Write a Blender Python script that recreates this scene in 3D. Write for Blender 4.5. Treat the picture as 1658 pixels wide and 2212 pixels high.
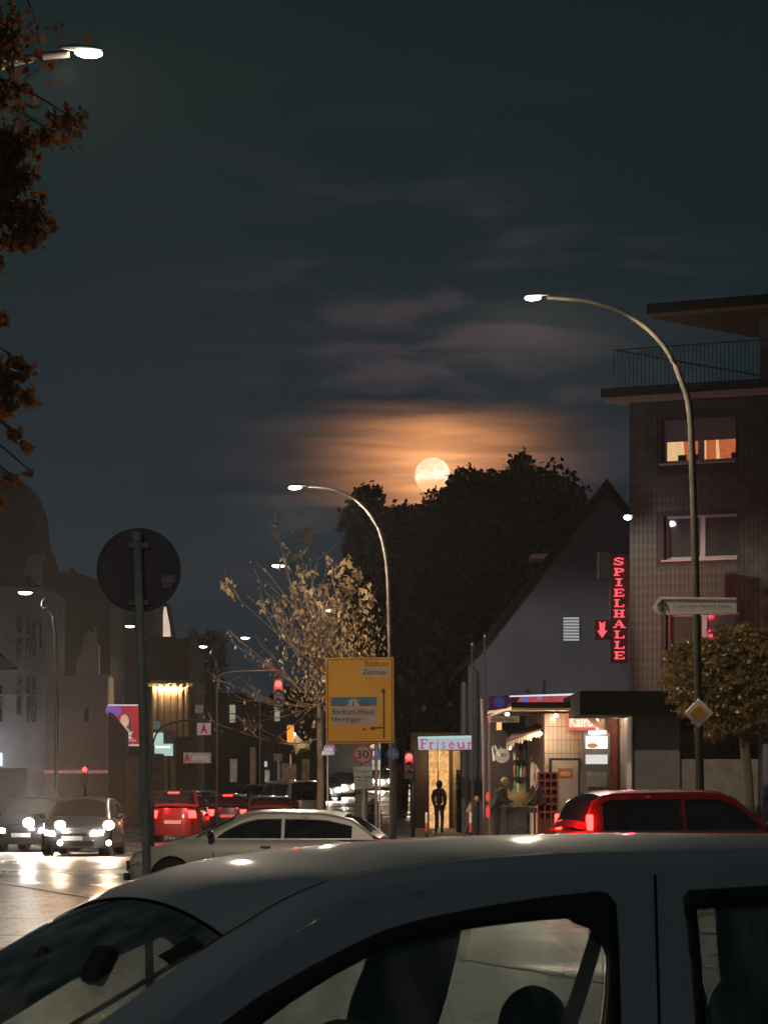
import bpy, math, random
import numpy as np
from mathutils import Vector, Matrix
from mathutils.geometry import delaunay_2d_cdt
R = math.radians
rnd = random.Random(7)
nrg = np.random.default_rng(11)
sc = bpy.context.scene
col = sc.collection
for _o in list(bpy.data.objects):
    bpy.data.objects.remove(_o)

# ---------------------------------------------------------------- camera
CH = 1.85            # eye height
HAZE = 0.00010
F = 8622.0           # focal length in units of a 1658 wide frame
HY = 1690.6          # the horizon's row in that frame
cam_d = bpy.data.cameras.new('camera')
cam = bpy.data.objects.new('camera', cam_d)
col.objects.link(cam)
cam.location = (0, 0, CH)
cam.rotation_euler = (R(90), 0, 0)
cam_d.sensor_fit = 'HORIZONTAL'
cam_d.sensor_width = 36
cam_d.lens = F / 1658 * 36
cam_d.shift_y = (HY - 1106) / 1658
cam_d.clip_start = 0.5
cam_d.clip_end = 9000
cam_d.dof.use_dof = True
cam_d.dof.focus_distance = 110
cam_d.dof.aperture_fstop = 40.0
sc.camera = cam
def X(px, D): return (px - 829) / F * D
def Z(py, D): return CH + (HY - py) / F * D
def PW(px, py, D): return Vector((X(px, D), D, Z(py, D)))

# ---------------------------------------------------------------- view
sc.view_settings.view_transform = 'Standard'
sc.view_settings.look = 'None'
sc.view_settings.exposure = 0.0
sc.view_settings.gamma = 1.0
sc.view_settings.use_curve_mapping = False
sc.render.engine = 'CYCLES'
sc.cycles.max_bounces = 6
sc.cycles.diffuse_bounces = 2
sc.cycles.glossy_bounces = 3
sc.cycles.transmission_bounces = 4
sc.cycles.transparent_max_bounces = 16
sc.cycles.volume_bounces = 0
sc.cycles.sample_clamp_indirect = 3.0
sc.cycles.sample_clamp_direct = 0.0
sc.cycles.use_denoising = True
sc.cycles.caustics_reflective = False
sc.cycles.caustics_refractive = False

# ---------------------------------------------------------------- node help
class NT:
    def __init__(s, tree): s.t = tree
    def n(s, typ, **kw):
        nd = s.t.nodes.new(typ)
        for k, v in kw.items():
            setattr(nd, k, v)
        return nd
    def set(s, nd, name, v):
        if hasattr(v, 'is_linked') or hasattr(v, 'links'):
            s.t.links.new(v, nd.inputs[name])
        else:
            nd.inputs[name].default_value = v
    def m(s, op, a, b=0.0, c=None, clamp=False):
        nd = s.n('ShaderNodeMath', operation=op, use_clamp=clamp)
        s.set(nd, 0, a); s.set(nd, 1, b)
        if c is not None: s.set(nd, 2, c)
        return nd.outputs[0]
    def noise(s, vec, scale, detail=3, rough=0.5, dist=0.0):
        nd = s.n('ShaderNodeTexNoise')
        if vec is not None: s.set(nd, 'Vector', vec)
        s.set(nd, 'Scale', scale); s.set(nd, 'Detail', detail); s.set(nd, 'Roughness', rough); s.set(nd, 'Distortion', dist)
        return nd.outputs['Fac']
    def mix(s, f, a, b):
        nd = s.n('ShaderNodeMix', data_type='RGBA')
        s.set(nd, 0, f); s.set(nd, 6, a); s.set(nd, 7, b)
        return nd.outputs[2]
    def ramp(s, f, lo, hi, smooth=True):
        nd = s.n('ShaderNodeMapRange')
        if smooth: nd.interpolation_type = 'SMOOTHSTEP'
        s.set(nd, 'Value', f); s.set(nd, 'From Min', lo); s.set(nd, 'From Max', hi)
        return nd.outputs[0]
def rgba(c): return (c[0], c[1], c[2], 1.0)
def sr(r, g, b):
    f = lambda v: v / 255 / 12.92 if v <= 10.3 else ((v / 255 + 0.055) / 1.055) ** 2.4
    return (f(r), f(g), f(b))

# ---------------------------------------------------------------- night sky
w = bpy.data.worlds.new('World')
sc.world = w
w.use_nodes = True
w.node_tree.nodes.clear()
N = NT(w.node_tree)
tc = N.n('ShaderNodeTexCoord').outputs['Generated']
sep = N.n('ShaderNodeSeparateXYZ'); N.set(sep, 0, tc)
az = N.m('ARCTAN2', sep.outputs[0], sep.outputs[1])
el = N.m('ARCSINE', sep.outputs[2])
# angles of the moon
MAZ = math.atan2(X(934, 1.0), 1.0); MEL = math.atan((HY - 1027) / F)
cmb = N.n('ShaderNodeCombineXYZ')
N.set(cmb, 0, N.m('MULTIPLY', az, 22.0)); N.set(cmb, 1, N.m('MULTIPLY', el, 105.0)); N.set(cmb, 2, N.m('MULTIPLY', az, 4.0))
cl1 = N.noise(cmb.outputs[0], 1.0, 5, 0.55, 0.6)
cmb2 = N.n('ShaderNodeCombineXYZ')
N.set(cmb2, 0, N.m('MULTIPLY', az, 9.0)); N.set(cmb2, 1, N.m('MULTIPLY', el, 60.0)); cmb2.inputs[2].default_value = 3.3
cl2 = N.noise(cmb2.outputs[0], 1.0, 3, 0.5, 0.3)
cloud = N.ramp(N.m('ADD', N.m('MULTIPLY', cl1, 0.6), N.m('MULTIPLY', cl2, 0.4)), 0.45, 0.60)
# clear sky: teal at the top, bluer towards the roofs
low = N.ramp(el, 0.20, 0.04)
base = N.mix(low, rgba((0.0058, 0.0150, 0.0158)), rgba((0.0078, 0.0180, 0.0260)))
# distance from the moon (wide ellipse of mauve cloud light, and the tight orange one)
dx = N.m('SUBTRACT', az, MAZ); dz = N.m('SUBTRACT', el, MEL)
def gauss(sx, sz, offx=0.0, offz=0.0):
    a = N.m('POWER', N.m('ABSOLUTE', N.m('DIVIDE', N.m('SUBTRACT', dx, offx), sx)), 2.0)
    b = N.m('POWER', N.m('ABSOLUTE', N.m('DIVIDE', N.m('SUBTRACT', dz, offz), sz)), 2.0)
    return N.m('EXPONENT', N.m('MULTIPLY', N.m('ADD', a, b), -1.0))
wide = gauss(0.052, 0.046, 0.006, 0.022)
tight = gauss(0.0200, 0.0135, 0.001, 0.0035)
core = gauss(0.0085, 0.0080, 0.0, 0.0)
# dark streaks of cloud across the glow
cmb3 = N.n('ShaderNodeCombineXYZ')
N.set(cmb3, 0, N.m('MULTIPLY', az, 30.0)); N.set(cmb3, 1, N.m('MULTIPLY', el, 330.0)); cmb3.inputs[2].default_value = 8.1
st = N.noise(cmb3.outputs[0], 1.0, 3, 0.5, 0.4)
wob = N.m('MULTIPLY', N.m('SUBTRACT', cl1, 0.5), 0.012)
topcut = N.ramp(N.m('ADD', dz, wob), 0.0195, 0.0125)          # a cloud bank closes the glow above
botcut = N.ramp(N.m('ADD', dz, N.m('MULTIPLY', wob, 0.3)), -0.0082, -0.0070)
glowmask = N.m('MULTIPLY', topcut, botcut)
stf = N.m('ADD', 0.72, N.m('MULTIPLY', N.ramp(st, 0.35, 0.7), 0.42))
t_amt = N.m('MULTIPLY', N.m('MULTIPLY', tight, glowmask), stf)
c_amt = N.m('MULTIPLY', N.m('MULTIPLY', core, glowmask), stf)
mauve = N.m('MULTIPLY', wide, N.m('ADD', 0.14, N.m('MULTIPLY', cloud, 1.35)))
def scl(c, f):
    nd = N.n('ShaderNodeVectorMath', operation='SCALE'); nd.inputs[0].default_value = c; N.set(nd, 'Scale', f); return nd.outputs[0]
def vadd(a, b):
    nd = N.n('ShaderNodeVectorMath', operation='ADD'); N.set(nd, 0, a); N.set(nd, 1, b); return nd.outputs[0]
tot = vadd(base, scl((0.027, 0.0145, 0.0165), mauve))
tot = vadd(tot, scl((0.86, 0.33, 0.105), t_amt))
tot = vadd(tot, scl((0.40, 0.19, 0.07), c_amt))
bg = N.n('ShaderNodeBackground'); N.set(bg, 'Color', tot); bg.inputs['Strength'].default_value = 1.0
wo = N.n('ShaderNodeOutputWorld'); w.node_tree.links.new(bg.outputs[0], wo.inputs['Surface'])

# moonlight: very weak, from behind the trees towards the camera
sd = bpy.data.lights.new('moonlight', 'SUN'); sd.energy = 0.03; sd.angle = R(0.5); sd.color = (1.0, 0.72, 0.45)
so = bpy.data.objects.new('moonlight', sd); col.objects.link(so)
so.rotation_euler = Vector((-math.sin(MAZ), -math.cos(MAZ), -math.tan(MEL))).to_track_quat('-Z', 'Y').to_euler()

# ---------------------------------------------------------------- materials
def mat(name, c, rough=0.6, metal=0.0, var=0.15, vscale=4.0, bump=0.0, bscale=40.0, coat=0.0, emit=None, es=0.0, c2=None, trans=0.0, vec='Object', alpha=1.0, spec=0.5):
    m = bpy.data.materials.new(name); m.use_nodes = True
    t = NT(m.node_tree); p = m.node_tree.nodes['Principled BSDF']
    co = t.n('ShaderNodeTexCoord').outputs[vec]
    nz = t.noise(co, vscale, 4, 0.6)
    d = c2 if c2 else tuple(x * (1 - var) for x in c)
    l = tuple(min(1, x * (1 + var)) for x in c) if not c2 else c
    f = t.ramp(nz, 0.3, 0.7)
    t.set(p, 'Base Color', t.mix(f, rgba(d), rgba(l)))
    t.set(p, 'Roughness', t.m('ADD', rough - 0.06, t.m('MULTIPLY', nz, 0.12), clamp=True))
    p.inputs['Metallic'].default_value = metal
    p.inputs['Coat Weight'].default_value = coat
    p.inputs['Coat Roughness'].default_value = 0.06
    p.inputs['Specular IOR Level'].default_value = spec
    if bump:
        b = t.n('ShaderNodeBump'); b.inputs['Strength'].default_value = bump; b.inputs['Distance'].default_value = 0.02
        t.set(b, 'Height', t.noise(co, bscale, 4, 0.6)); t.t.links.new(b.outputs[0], p.inputs['Normal'])
    if emit:
        p.inputs['Emission Color'].default_value = rgba(emit); p.inputs['Emission Strength'].default_value = es
    if trans:
        p.inputs['Transmission Weight'].default_value = trans
    if alpha < 1: p.inputs['Alpha'].default_value = alpha
    return m
def emat(name, c, s, var=0.0, vscale=6.0):
    m = bpy.data.materials.new(name); m.use_nodes = True
    t = NT(m.node_tree); m.node_tree.nodes.clear()
    e = t.n('ShaderNodeEmission')
    if var:
        co = t.n('ShaderNodeTexCoord').outputs['Object']
        f = t.ramp(t.noise(co, vscale, 3, 0.5), 0.3, 0.7)
        t.set(e, 'Color', t.mix(f, rgba(tuple(x * (1 - var) for x in c)), rgba(c)))
    else:
        e.inputs['Color'].default_value = rgba(c)
    e.inputs['Strength'].default_value = s
    o = t.n('ShaderNodeOutputMaterial'); t.t.links.new(e.outputs[0], o.inputs['Surface'])
    return m
def leafmat(name, c, c2, tr=0.35, vscale=2.0):
    m = bpy.data.materials.new(name); m.use_nodes = True
    t = NT(m.node_tree); m.node_tree.nodes.clear()
    co = t.n('ShaderNodeTexCoord').outputs['Object']
    f = t.ramp(t.noise(co, vscale, 3, 0.7), 0.3, 0.7)
    cc = t.mix(f, rgba(c), rgba(c2))
    a = t.n('ShaderNodeBsdfDiffuse'); t.set(a, 'Color', cc)
    b = t.n('ShaderNodeBsdfTranslucent'); t.set(b, 'Color', cc)
    g = t.n('ShaderNodeBsdfGlossy'); g.inputs['Roughness'].default_value = 0.35; g.inputs['Color'].default_value = (0.6, 0.6, 0.55, 1)
    x = t.n('ShaderNodeMixShader'); x.inputs[0].default_value = tr
    t.t.links.new(a.outputs[0], x.inputs[1]); t.t.links.new(b.outputs[0], x.inputs[2])
    y = t.n('ShaderNodeMixShader'); y.inputs[0].default_value = 0.06
    t.t.links.new(x.outputs[0], y.inputs[1]); t.t.links.new(g.outputs[0], y.inputs[2])
    o = t.n('ShaderNodeOutputMaterial'); t.t.links.new(y.outputs[0], o.inputs['Surface'])
    return m
def glassmat(name, tint=(0.6, 0.66, 0.66), refl=0.12, dirt=0.08):
    m = bpy.data.materials.new(name); m.use_nodes = True
    t = NT(m.node_tree); m.node_tree.nodes.clear()
    tr = t.n('ShaderNodeBsdfTransparent'); tr.inputs[0].default_value = rgba(tint)
    gl = t.n('ShaderNodeBsdfGlossy'); gl.inputs['Roughness'].default_value = 0.03; gl.inputs['Color'].default_value = (0.9, 0.95, 0.95, 1)
    fr = t.n('ShaderNodeFresnel'); fr.inputs[0].default_value = 1.5
    x = t.n('ShaderNodeMixShader'); t.set(x, 0, t.m('ADD', fr.outputs[0], refl, clamp=True))
    t.t.links.new(tr.outputs[0], x.inputs[1]); t.t.links.new(gl.outputs[0], x.inputs[2])
    df = t.n('ShaderNodeBsdfDiffuse'); df.inputs[0].default_value = (0.55, 0.58, 0.56, 1)
    co = t.n('ShaderNodeTexCoord').outputs['Object']
    mp = t.n('ShaderNodeMapping'); mp.inputs['Scale'].default_value = (7, 7, .7); t.set(mp, 'Vector', co)
    dn = t.ramp(t.noise(mp.outputs[0], 1.0, 3, 0.5), 0.3, 0.8)
    y = t.n('ShaderNodeMixShader'); t.set(y, 0, t.m('MULTIPLY', dn, dirt))
    t.t.links.new(x.outputs[0], y.inputs[1]); t.t.links.new(df.outputs[0], y.inputs[2])
    o = t.n('ShaderNodeOutputMaterial'); t.t.links.new(y.outputs[0], o.inputs['Surface'])
    return m

M = {}
M['pole'] = mat('galvanised steel', (0.42, 0.38, 0.35), 0.36, 0.2, 0.25, 3)
M['polegreen'] = mat('olive painted steel', (0.035, 0.032, 0.024), 0.8, 0.0, 0.25, 3, spec=.08)
M['poledark'] = mat('weathered dark steel', (0.07, 0.062, 0.055), 0.65, 0.0, 0.3, 3, spec=.2)
M['postgrey'] = mat('zinc grey post', (0.75, 0.70, 0.68), 0.35, 0.1, 0.2, 6)
M['black'] = mat('black plastic', (0.015, 0.016, 0.017), 0.45)
M['rubber'] = mat('rubber', (0.02, 0.02, 0.02), 0.8)
M['dark'] = mat('dark metal', (0.05, 0.05, 0.055), 0.5, 0.3)
M['white'] = mat('white enamel', (0.75, 0.74, 0.72), 0.4, var=0.06)
M['offwhite'] = mat('worn white sheet', (0.55, 0.53, 0.5), 0.5, var=0.12)
M['red'] = mat('red enamel', (0.55, 0.03, 0.03), 0.4)
M['blue'] = mat('blue enamel', (0.02, 0.09, 0.42), 0.4)
M['ink'] = mat('black lettering', (0.02, 0.02, 0.025), 0.5)
M['wood'] = mat('dark wood', (0.10, 0.06, 0.04), 0.7)
M['bark'] = mat('bark', (0.09, 0.07, 0.05), 0.85, bump=0.4, bscale=30)
M['barklight'] = mat('pale young bark', (0.15, 0.115, 0.085), 0.7)
M['lens'] = emat('lamp lens', (1.0, 0.93, 0.78), 40)
M['lensfar'] = emat('far lamp lens', (1.0, 0.97, 0.85), 10)
M['headlight'] = emat('headlight beam source', (1.0, 0.95, 0.88), 60)
M['headfar'] = emat('far headlight', (1.0, 0.90, 0.74), 18)
M['tail'] = emat('tail lamp lit', (1.0, 0.014, 0.014), 5)
M['tailcore'] = emat('brake lamp lit', (1.0, 0.022, 0.018), 14)
M['redoff'] = mat('red lamp lens', (0.35, 0.01, 0.01), 0.15, coat=0.5)
M['amber'] = emat('amber box', (1.0, 0.36, 0.04), 1.1)
M['tyre'] = mat('tyre', (0.018, 0.018, 0.018), 0.85)
M['rim'] = mat('wheel rim', (0.35, 0.35, 0.36), 0.35, 0.8)
M['glass'] = glassmat('car glass', (.46, .50, .49), .07, .30)
M['houseglass'] = glassmat('house glass', (.9, .9, .88), .02, .05)
M['glassdark'] = mat('dark window glass', (0.02, 0.022, 0.026), 0.06, spec=0.8, var=0.3)
M['interior'] = mat('car interior cloth', (0.07, 0.07, 0.075), 0.85)

# ---------------------------------------------------------------- mesh help
def root_of(o):
    while o.parent is not None: o = o.parent
    return o
def tag(o, label=None, cat=None, group=None, kind=None):
    if label: o['label'] = label
    if cat: o['category'] = cat
    if group: o['group'] = group
    if kind: o['kind'] = kind
    return o
def thing(name, label, cat, loc=(0, 0, 0), rz=0.0, group=None):
    o = bpy.data.objects.new(name, None); col.objects.link(o)
    o.location = loc; o.rotation_euler = (0, 0, rz); o.empty_display_size = 0.3
    return tag(o, label, cat, group)
def link(name, me, m, parent=None, smooth=False, world=False):
    if not isinstance(m, (list, tuple)): m = [m]
    if len(me.materials) == 0:
        for x in m: me.materials.append(x)
    o = bpy.data.objects.new(name, me); col.objects.link(o)
    if parent is not None: o.parent = parent
    if smooth: me.polygons.foreach_set('use_smooth', [True] * len(me.polygons))
    return o
class MB:
    def __init__(s): s.v = []; s.f = []; s.mi = []; s.cur = 0
    def add(s, vs, fs):
        b = len(s.v); s.v += [tuple(x) for x in vs]
        for f in fs: s.f.append([b + i for i in f]); s.mi.append(s.cur)
        return s
    def box(s, c, d, rz=0.0, rx=0.0, ry=0.0):
        x, y, z = d[0] / 2, d[1] / 2, d[2] / 2
        vs = [Vector((i * x, j * y, k * z)) for i in (-1, 1) for j in (-1, 1) for k in (-1, 1)]
        if rx or ry or rz:
            mt = Matrix.Rotation(rz, 3, 'Z') @ Matrix.Rotation(ry, 3, 'Y') @ Matrix.Rotation(rx, 3, 'X')
            vs = [mt @ v for v in vs]
        c = Vector(c)
        return s.add([v + c for v in vs], [(0, 1, 3, 2), (4, 6, 7, 5), (0, 4, 5, 1), (2, 3, 7, 6), (0, 2, 6, 4), (1, 5, 7, 3)])
    def bx(s, x0, x1, y0, y1, z0, z1): return s.box(((x0 + x1) / 2, (y0 + y1) / 2, (z0 + z1) / 2), (x1 - x0, y1 - y0, z1 - z0))
    def prism(s, poly, y0, y1):            # polygon in x,z extruded in y
        n = len(poly)
        a = sum(poly[i][0] * poly[(i + 1) % n][1] - poly[(i + 1) % n][0] * poly[i][1] for i in range(n))
        if a < 0: poly = poly[::-1]
        vs = [(p[0], y0, p[1]) for p in poly] + [(p[0], y1, p[1]) for p in poly]
        fs = [tuple(range(n)), tuple(range(2 * n - 1, n - 1, -1))]
        fs += [(i, n + i, n + (i + 1) % n, (i + 1) % n) for i in range(n)]
        return s.add(vs, fs)
    def slab(s, poly, z0, z1):             # polygon in x,y extruded in z
        n = len(poly)
        a = sum(poly[i][0] * poly[(i + 1) % n][1] - poly[(i + 1) % n][0] * poly[i][1] for i in range(n))
        if a < 0: poly = poly[::-1]
        vs = [(p[0], p[1], z0) for p in poly] + [(p[0], p[1], z1) for p in poly]
        fs = [tuple(range(n - 1, -1, -1)), tuple(range(n, 2 * n))]
        fs += [(i, (i + 1) % n, n + (i + 1) % n, n + i) for i in range(n)]
        return s.add(vs, fs)
    def tube(s, pts, rad, n=8, cap=True):
        pts = [Vector(p) for p in pts]
        if not hasattr(rad, '__len__'): rad = [rad] * len(pts)
        b = len(s.v); up = None; rings = []
        for i, p in enumerate(pts):
            d = (pts[min(i + 1, len(pts) - 1)] - pts[max(i - 1, 0)]).normalized()
            ref = Vector((0, 0, 1)) if abs(d.z) < 0.9 else Vector((0, 1, 0))
            a = d.cross(ref).normalized()
            if up is not None and a.dot(up) < 0: a = -a
            up = a; c = d.cross(a)
            rings.append([p + (a * math.cos(2 * math.pi * k / n) + c * math.sin(2 * math.pi * k / n)) * rad[i] for k in range(n)])
        vs = [q for r in rings for q in r]
        fs = []
        for i in range(len(pts) - 1):
            for k in range(n):
                fs.append((i * n + k, i * n + (k + 1) % n, (i + 1) * n + (k + 1) % n, (i + 1) * n + k))
        if cap:
            fs.append(tuple(range(n - 1, -1, -1))); fs.append(tuple(range((len(pts) - 1) * n, len(pts) * n)))
        return s.add(vs, fs)
    def cyl(s, p0, p1, r, n=16, r2=None): return s.tube([p0, p1], [r, r if r2 is None else r2], n)
    def lathe(s, prof, c=(0, 0, 0), n=20, axis='Z'):   # prof: list of (r,h)
        vs = []; fs = []
        for r, h in prof:
            for k in range(n):
                a = 2 * math.pi * k / n; x, y = r * math.cos(a), r * math.sin(a)
                v = (x, y, h) if axis == 'Z' else ((x, h, y) if axis == 'Y' else (h, x, y))
                vs.append((v[0] + c[0], v[1] + c[1], v[2] + c[2]))
        for i in range(len(prof) - 1):
            for k in range(n): fs.append((i * n + k, i * n + (k + 1) % n, (i + 1) * n + (k + 1) % n, (i + 1) * n + k))
        return s.add(vs, fs)
    def ell(s, c, r, n=12, m=8):
        prof = [(max(1e-4, math.sin(math.pi * i / m)), -math.cos(math.pi * i / m)) for i in range(m + 1)]
        b = len(s.v); s.lathe(prof, (0, 0, 0), n)
        for i in range(b, len(s.v)):
            v = s.v[i]; s.v[i] = (v[0] * r[0] + c[0], v[1] * r[1] + c[1], v[2] * r[2] + c[2])
        return s
    def mesh(s, name, off=None):
        me = bpy.data.meshes.new(name)
        vs = s.v if off is None else [(a - off[0], b - off[1], c - off[2]) for a, b, c in s.v]
        me.from_pydata(vs, [], s.f); me.update()
        if any(s.mi): me.polygons.foreach_set('material_index', s.mi)
        return me
    def build(s, name, m, parent=None, smooth=False, local=False, bevel=0.0):
        off = None
        if parent is not None and not local: off = root_of(parent).location
        o = link(name, s.mesh(name, off), m, parent, smooth)
        if bevel:
            b = o.modifiers.new('bevel', 'BEVEL'); b.width = bevel; b.segments = 2; b.limit_method = 'ANGLE'
        return o
def copyobj(o, parent=None, loc=None):
    c = o.copy(); col.objects.link(c)
    if parent is not None: c.parent = parent
    if loc is not None: c.location = loc
    return c
def pt(name, loc, power, color=(1, 0.82, 0.6), radius=0.1, parent=None, world=True):
    d = bpy.data.lights.new(name, 'POINT'); d.energy = power; d.color = color; d.shadow_soft_size = radius
    o = bpy.data.objects.new(name, d); col.objects.link(o)
    if parent is not None:
        o.parent = parent; o.location = Vector(loc) - (root_of(parent).location if world else Vector())
    else: o.location = loc
    return o
def spot(name, loc, target, power, color, angle, blend=0.6, radius=0.06, parent=None):
    d = bpy.data.lights.new(name, 'SPOT'); d.energy = power; d.color = color; d.shadow_soft_size = radius
    d.spot_size = R(angle); d.spot_blend = blend
    o = bpy.data.objects.new(name, d); col.objects.link(o)
    o.rotation_euler = (Vector(target) - Vector(loc)).to_track_quat('-Z', 'Y').to_euler()
    if parent is not None:
        o.parent = parent
        rt = root_of(parent)
        mi = Matrix.LocRotScale(rt.location, rt.rotation_euler, None).inverted()
        o.matrix_local = mi @ Matrix.LocRotScale(Vector(loc), o.rotation_euler, None)
    else: o.location = loc
    return o
_fc = {}
def textmesh(s, h=None, wd=None, extrude=0.0, bold=0.0, spacing=1.0):
    cu = bpy.data.curves.new('t', 'FONT'); cu.body = s; cu.size = 1.0; cu.offset = bold; cu.extrude = 0.0
    cu.space_character = spacing; cu.resolution_u = 2; cu.align_x = 'CENTER'
    ob = bpy.data.objects.new('t', cu); col.objects.link(ob)
    bpy.context.view_layer.update()
    me = bpy.data.meshes.new_from_object(ob.evaluated_get(bpy.context.evaluated_depsgraph_get()))
    bpy.data.objects.remove(ob); bpy.data.curves.remove(cu)
    co = np.empty(len(me.vertices) * 3); me.vertices.foreach_get('co', co); co = co.reshape(-1, 3)
    mn, mx = co.min(0), co.max(0); co -= (mn + mx) / 2
    sx = sy = 1.0
    if h: sy = h / (mx[1] - mn[1])
    sx = wd / (mx[0] - mn[0]) if wd else sy
    out = np.stack([co[:, 0] * sx, np.zeros(len(co)), co[:, 1] * sy], 1)
    me.vertices.foreach_set('co', out.ravel()); me.update()
    me.materials.clear()
    return me
def text(name, s, px, m, parent, h, wd=None, roll=0.0, bold=0.0, local=False):
    me = textmesh(s, h, wd, bold=bold)
    o = link(name, me, m, parent)
    o.location = Vector(px) - (root_of(parent).location if not local else Vector())
    o.rotation_euler = (0, roll, 0)
    return o
def quads(name, C, S, m, parent=None, aspect=0.5, droop=0.0, off=None, up=None):
    """leaf-sized diamonds at points C, sizes S (numpy)"""
    n = len(C)
    a = nrg.normal(size=(n, 3)); a[:, 2] -= droop * 2
    a /= np.linalg.norm(a, axis=1)[:, None]
    b = nrg.normal(size=(n, 3)); b -= (b * a).sum(1)[:, None] * a; b /= np.linalg.norm(b, axis=1)[:, None]
    S = np.asarray(S).reshape(-1, 1) * np.ones((n, 1))
    C = np.asarray(C, float)
    if off is not None: C = C - np.array(off)
    nn = np.cross(a, b)
    v = np.stack([C - a * S * .5, C + b * S * .5 * aspect + nn * S * .08, C + a * S * .5, C - b * S * .5 * aspect + nn * S * .08], 1).reshape(-1, 3)
    me = bpy.data.meshes.new(name)
    me.vertices.add(4 * n); me.vertices.foreach_set('co', v.ravel())
    me.loops.add(4 * n); me.loops.foreach_set('vertex_index', np.arange(4 * n))
    me.polygons.add(n); me.polygons.foreach_set('loop_start', np.arange(0, 4 * n, 4)); me.polygons.foreach_set('loop_total', np.full(n, 4))
    me.update(); me.validate()
    return link(name, me, m, parent)
# ================================================================ the setting
def gz(y): return 0.0 if y < 175 else min(2.4, (y - 175) * 0.0155)
def grid_sheet(name, xs, ys, zf, m):
    vs = [(x, y, zf(x, y)) for y in ys for x in xs]; nx = len(xs)
    fs = [(j * nx + i, j * nx + i + 1, (j + 1) * nx + i + 1, (j + 1) * nx + i) for j in range(len(ys) - 1) for i in range(nx - 1)]
    me = bpy.data.meshes.new(name); me.from_pydata(vs, [], fs); me.update()
    return link(name, me, m)
m = mat('wet asphalt', (0.055, 0.052, 0.05), 0.42, var=0.35, vscale=0.8, bump=0.35, bscale=28)
t = NT(m.node_tree); p = m.node_tree.nodes['Principled BSDF']
co = t.n('ShaderNodeTexCoord').outputs['Object']
wet = t.ramp(t.noise(co, 0.22, 4, 0.6), 0.35, 0.62)
t.set(p, 'Roughness', t.m('ADD', 0.24, t.m('MULTIPLY', wet, 0.26)))
tag(grid_sheet('ground', [-3000, -400, -60, -30, 0, 30, 60, 400, 3000], [-60, 0, 60, 120, 175, 200, 240, 280, 330, 500, 1200, 7000], lambda x, y: gz(y) - 0.0, m), 'wet dark asphalt of the junction and the land beyond', kind='structure')

# pavers with joints and wet leaf litter
m = mat('pale pavers', (0.34, 0.34, 0.33), 0.5, var=0.2, vscale=1.2, bump=0.3)
t = NT(m.node_tree); p = m.node_tree.nodes['Principled BSDF']
co = t.n('ShaderNodeTexCoord').outputs['Object']
br = t.n('ShaderNodeTexBrick'); t.set(br, 'Vector', co); br.inputs['Scale'].default_value = 1.0
br.inputs['Brick Width'].default_value = 0.5; br.inputs['Row Height'].default_value = 0.5; br.inputs['Mortar Size'].default_value = 0.012
br.inputs['Color1'].default_value = (0.36, 0.36, 0.35, 1); br.inputs['Color2'].default_value = (0.28, 0.28, 0.27, 1); br.inputs['Mortar'].default_value = (0.09, 0.09, 0.08, 1)
lf = t.ramp(t.noise(co, 2.2, 5, 0.75), 0.56, 0.62)
t.set(p, 'Base Color', t.mix(lf, br.outputs['Color'], rgba((0.05, 0.045, 0.035))))
M['paver'] = m
M['kerb'] = mat('kerb stone', (0.42, 0.41, 0.39), 0.55, bump=0.2)
near_poly = [(-60, 130), (-21.8, 130), (-4.37, 59.5), (5.4, 20), (11.0, -2), (11.0, -30), (-60, -30)]
tag(MB().slab(near_poly, -0.3, 0.12).build('sidewalk', M['paver']), 'pale paved footway on the camera side of the junction', kind='structure')
def kerbline(pts, label, wdt=0.16, h=0.125):
    mb = MB()
    for a, b in zip(pts[:-1], pts[1:]):
        a = Vector((a[0], a[1], 0)); b = Vector((b[0], b[1], 0)); L = (b - a).length; n = max(1, int(L / 1.0)); d = (b - a) / n
        for i in range(n):
            c = a + d * (i + .5)
            mb.box((c.x, c.y, h / 2 + 0.003), (d.length - 0.012, wdt, h), rz=math.atan2(d.y, d.x))
    return tag(mb.build('kerb', M['kerb']), label, kind='structure')
kerbline([(-21.7, 130), (-4.28, 59.5), (5.5, 20), (11.1, -2)], 'light kerb stones along the near footway')
far_poly = [(-1.6, 117.5), (3.2, 115.2), (5.0, 95), (5.2, 77), (60, 60), (60, 190), (-0.5, 190)]
M['paver2'] = mat('grey paving', (0.17, 0.16, 0.15), 0.5, var=0.25, vscale=1.5, bump=0.3)
tag(MB().slab(far_poly, -0.3, 0.11).build('sidewalk', M['paver2']), 'grey footway across the junction below the kiosk', kind='structure')
kerbline([(-0.6, 190), (-1.7, 117.4), (3.15, 115.0), (4.9, 95), (5.1, 76.9), (60, 59.8)], 'kerb stones along the far footway', h=0.118)
tag(MB().slab([(-60, 150), (-15.5, 150), (-21, 174), (-60, 174)], -0.3, 0.11).build('sidewalk', M['paver2']), 'dark footway in front of the houses on the left', kind='structure')
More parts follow.
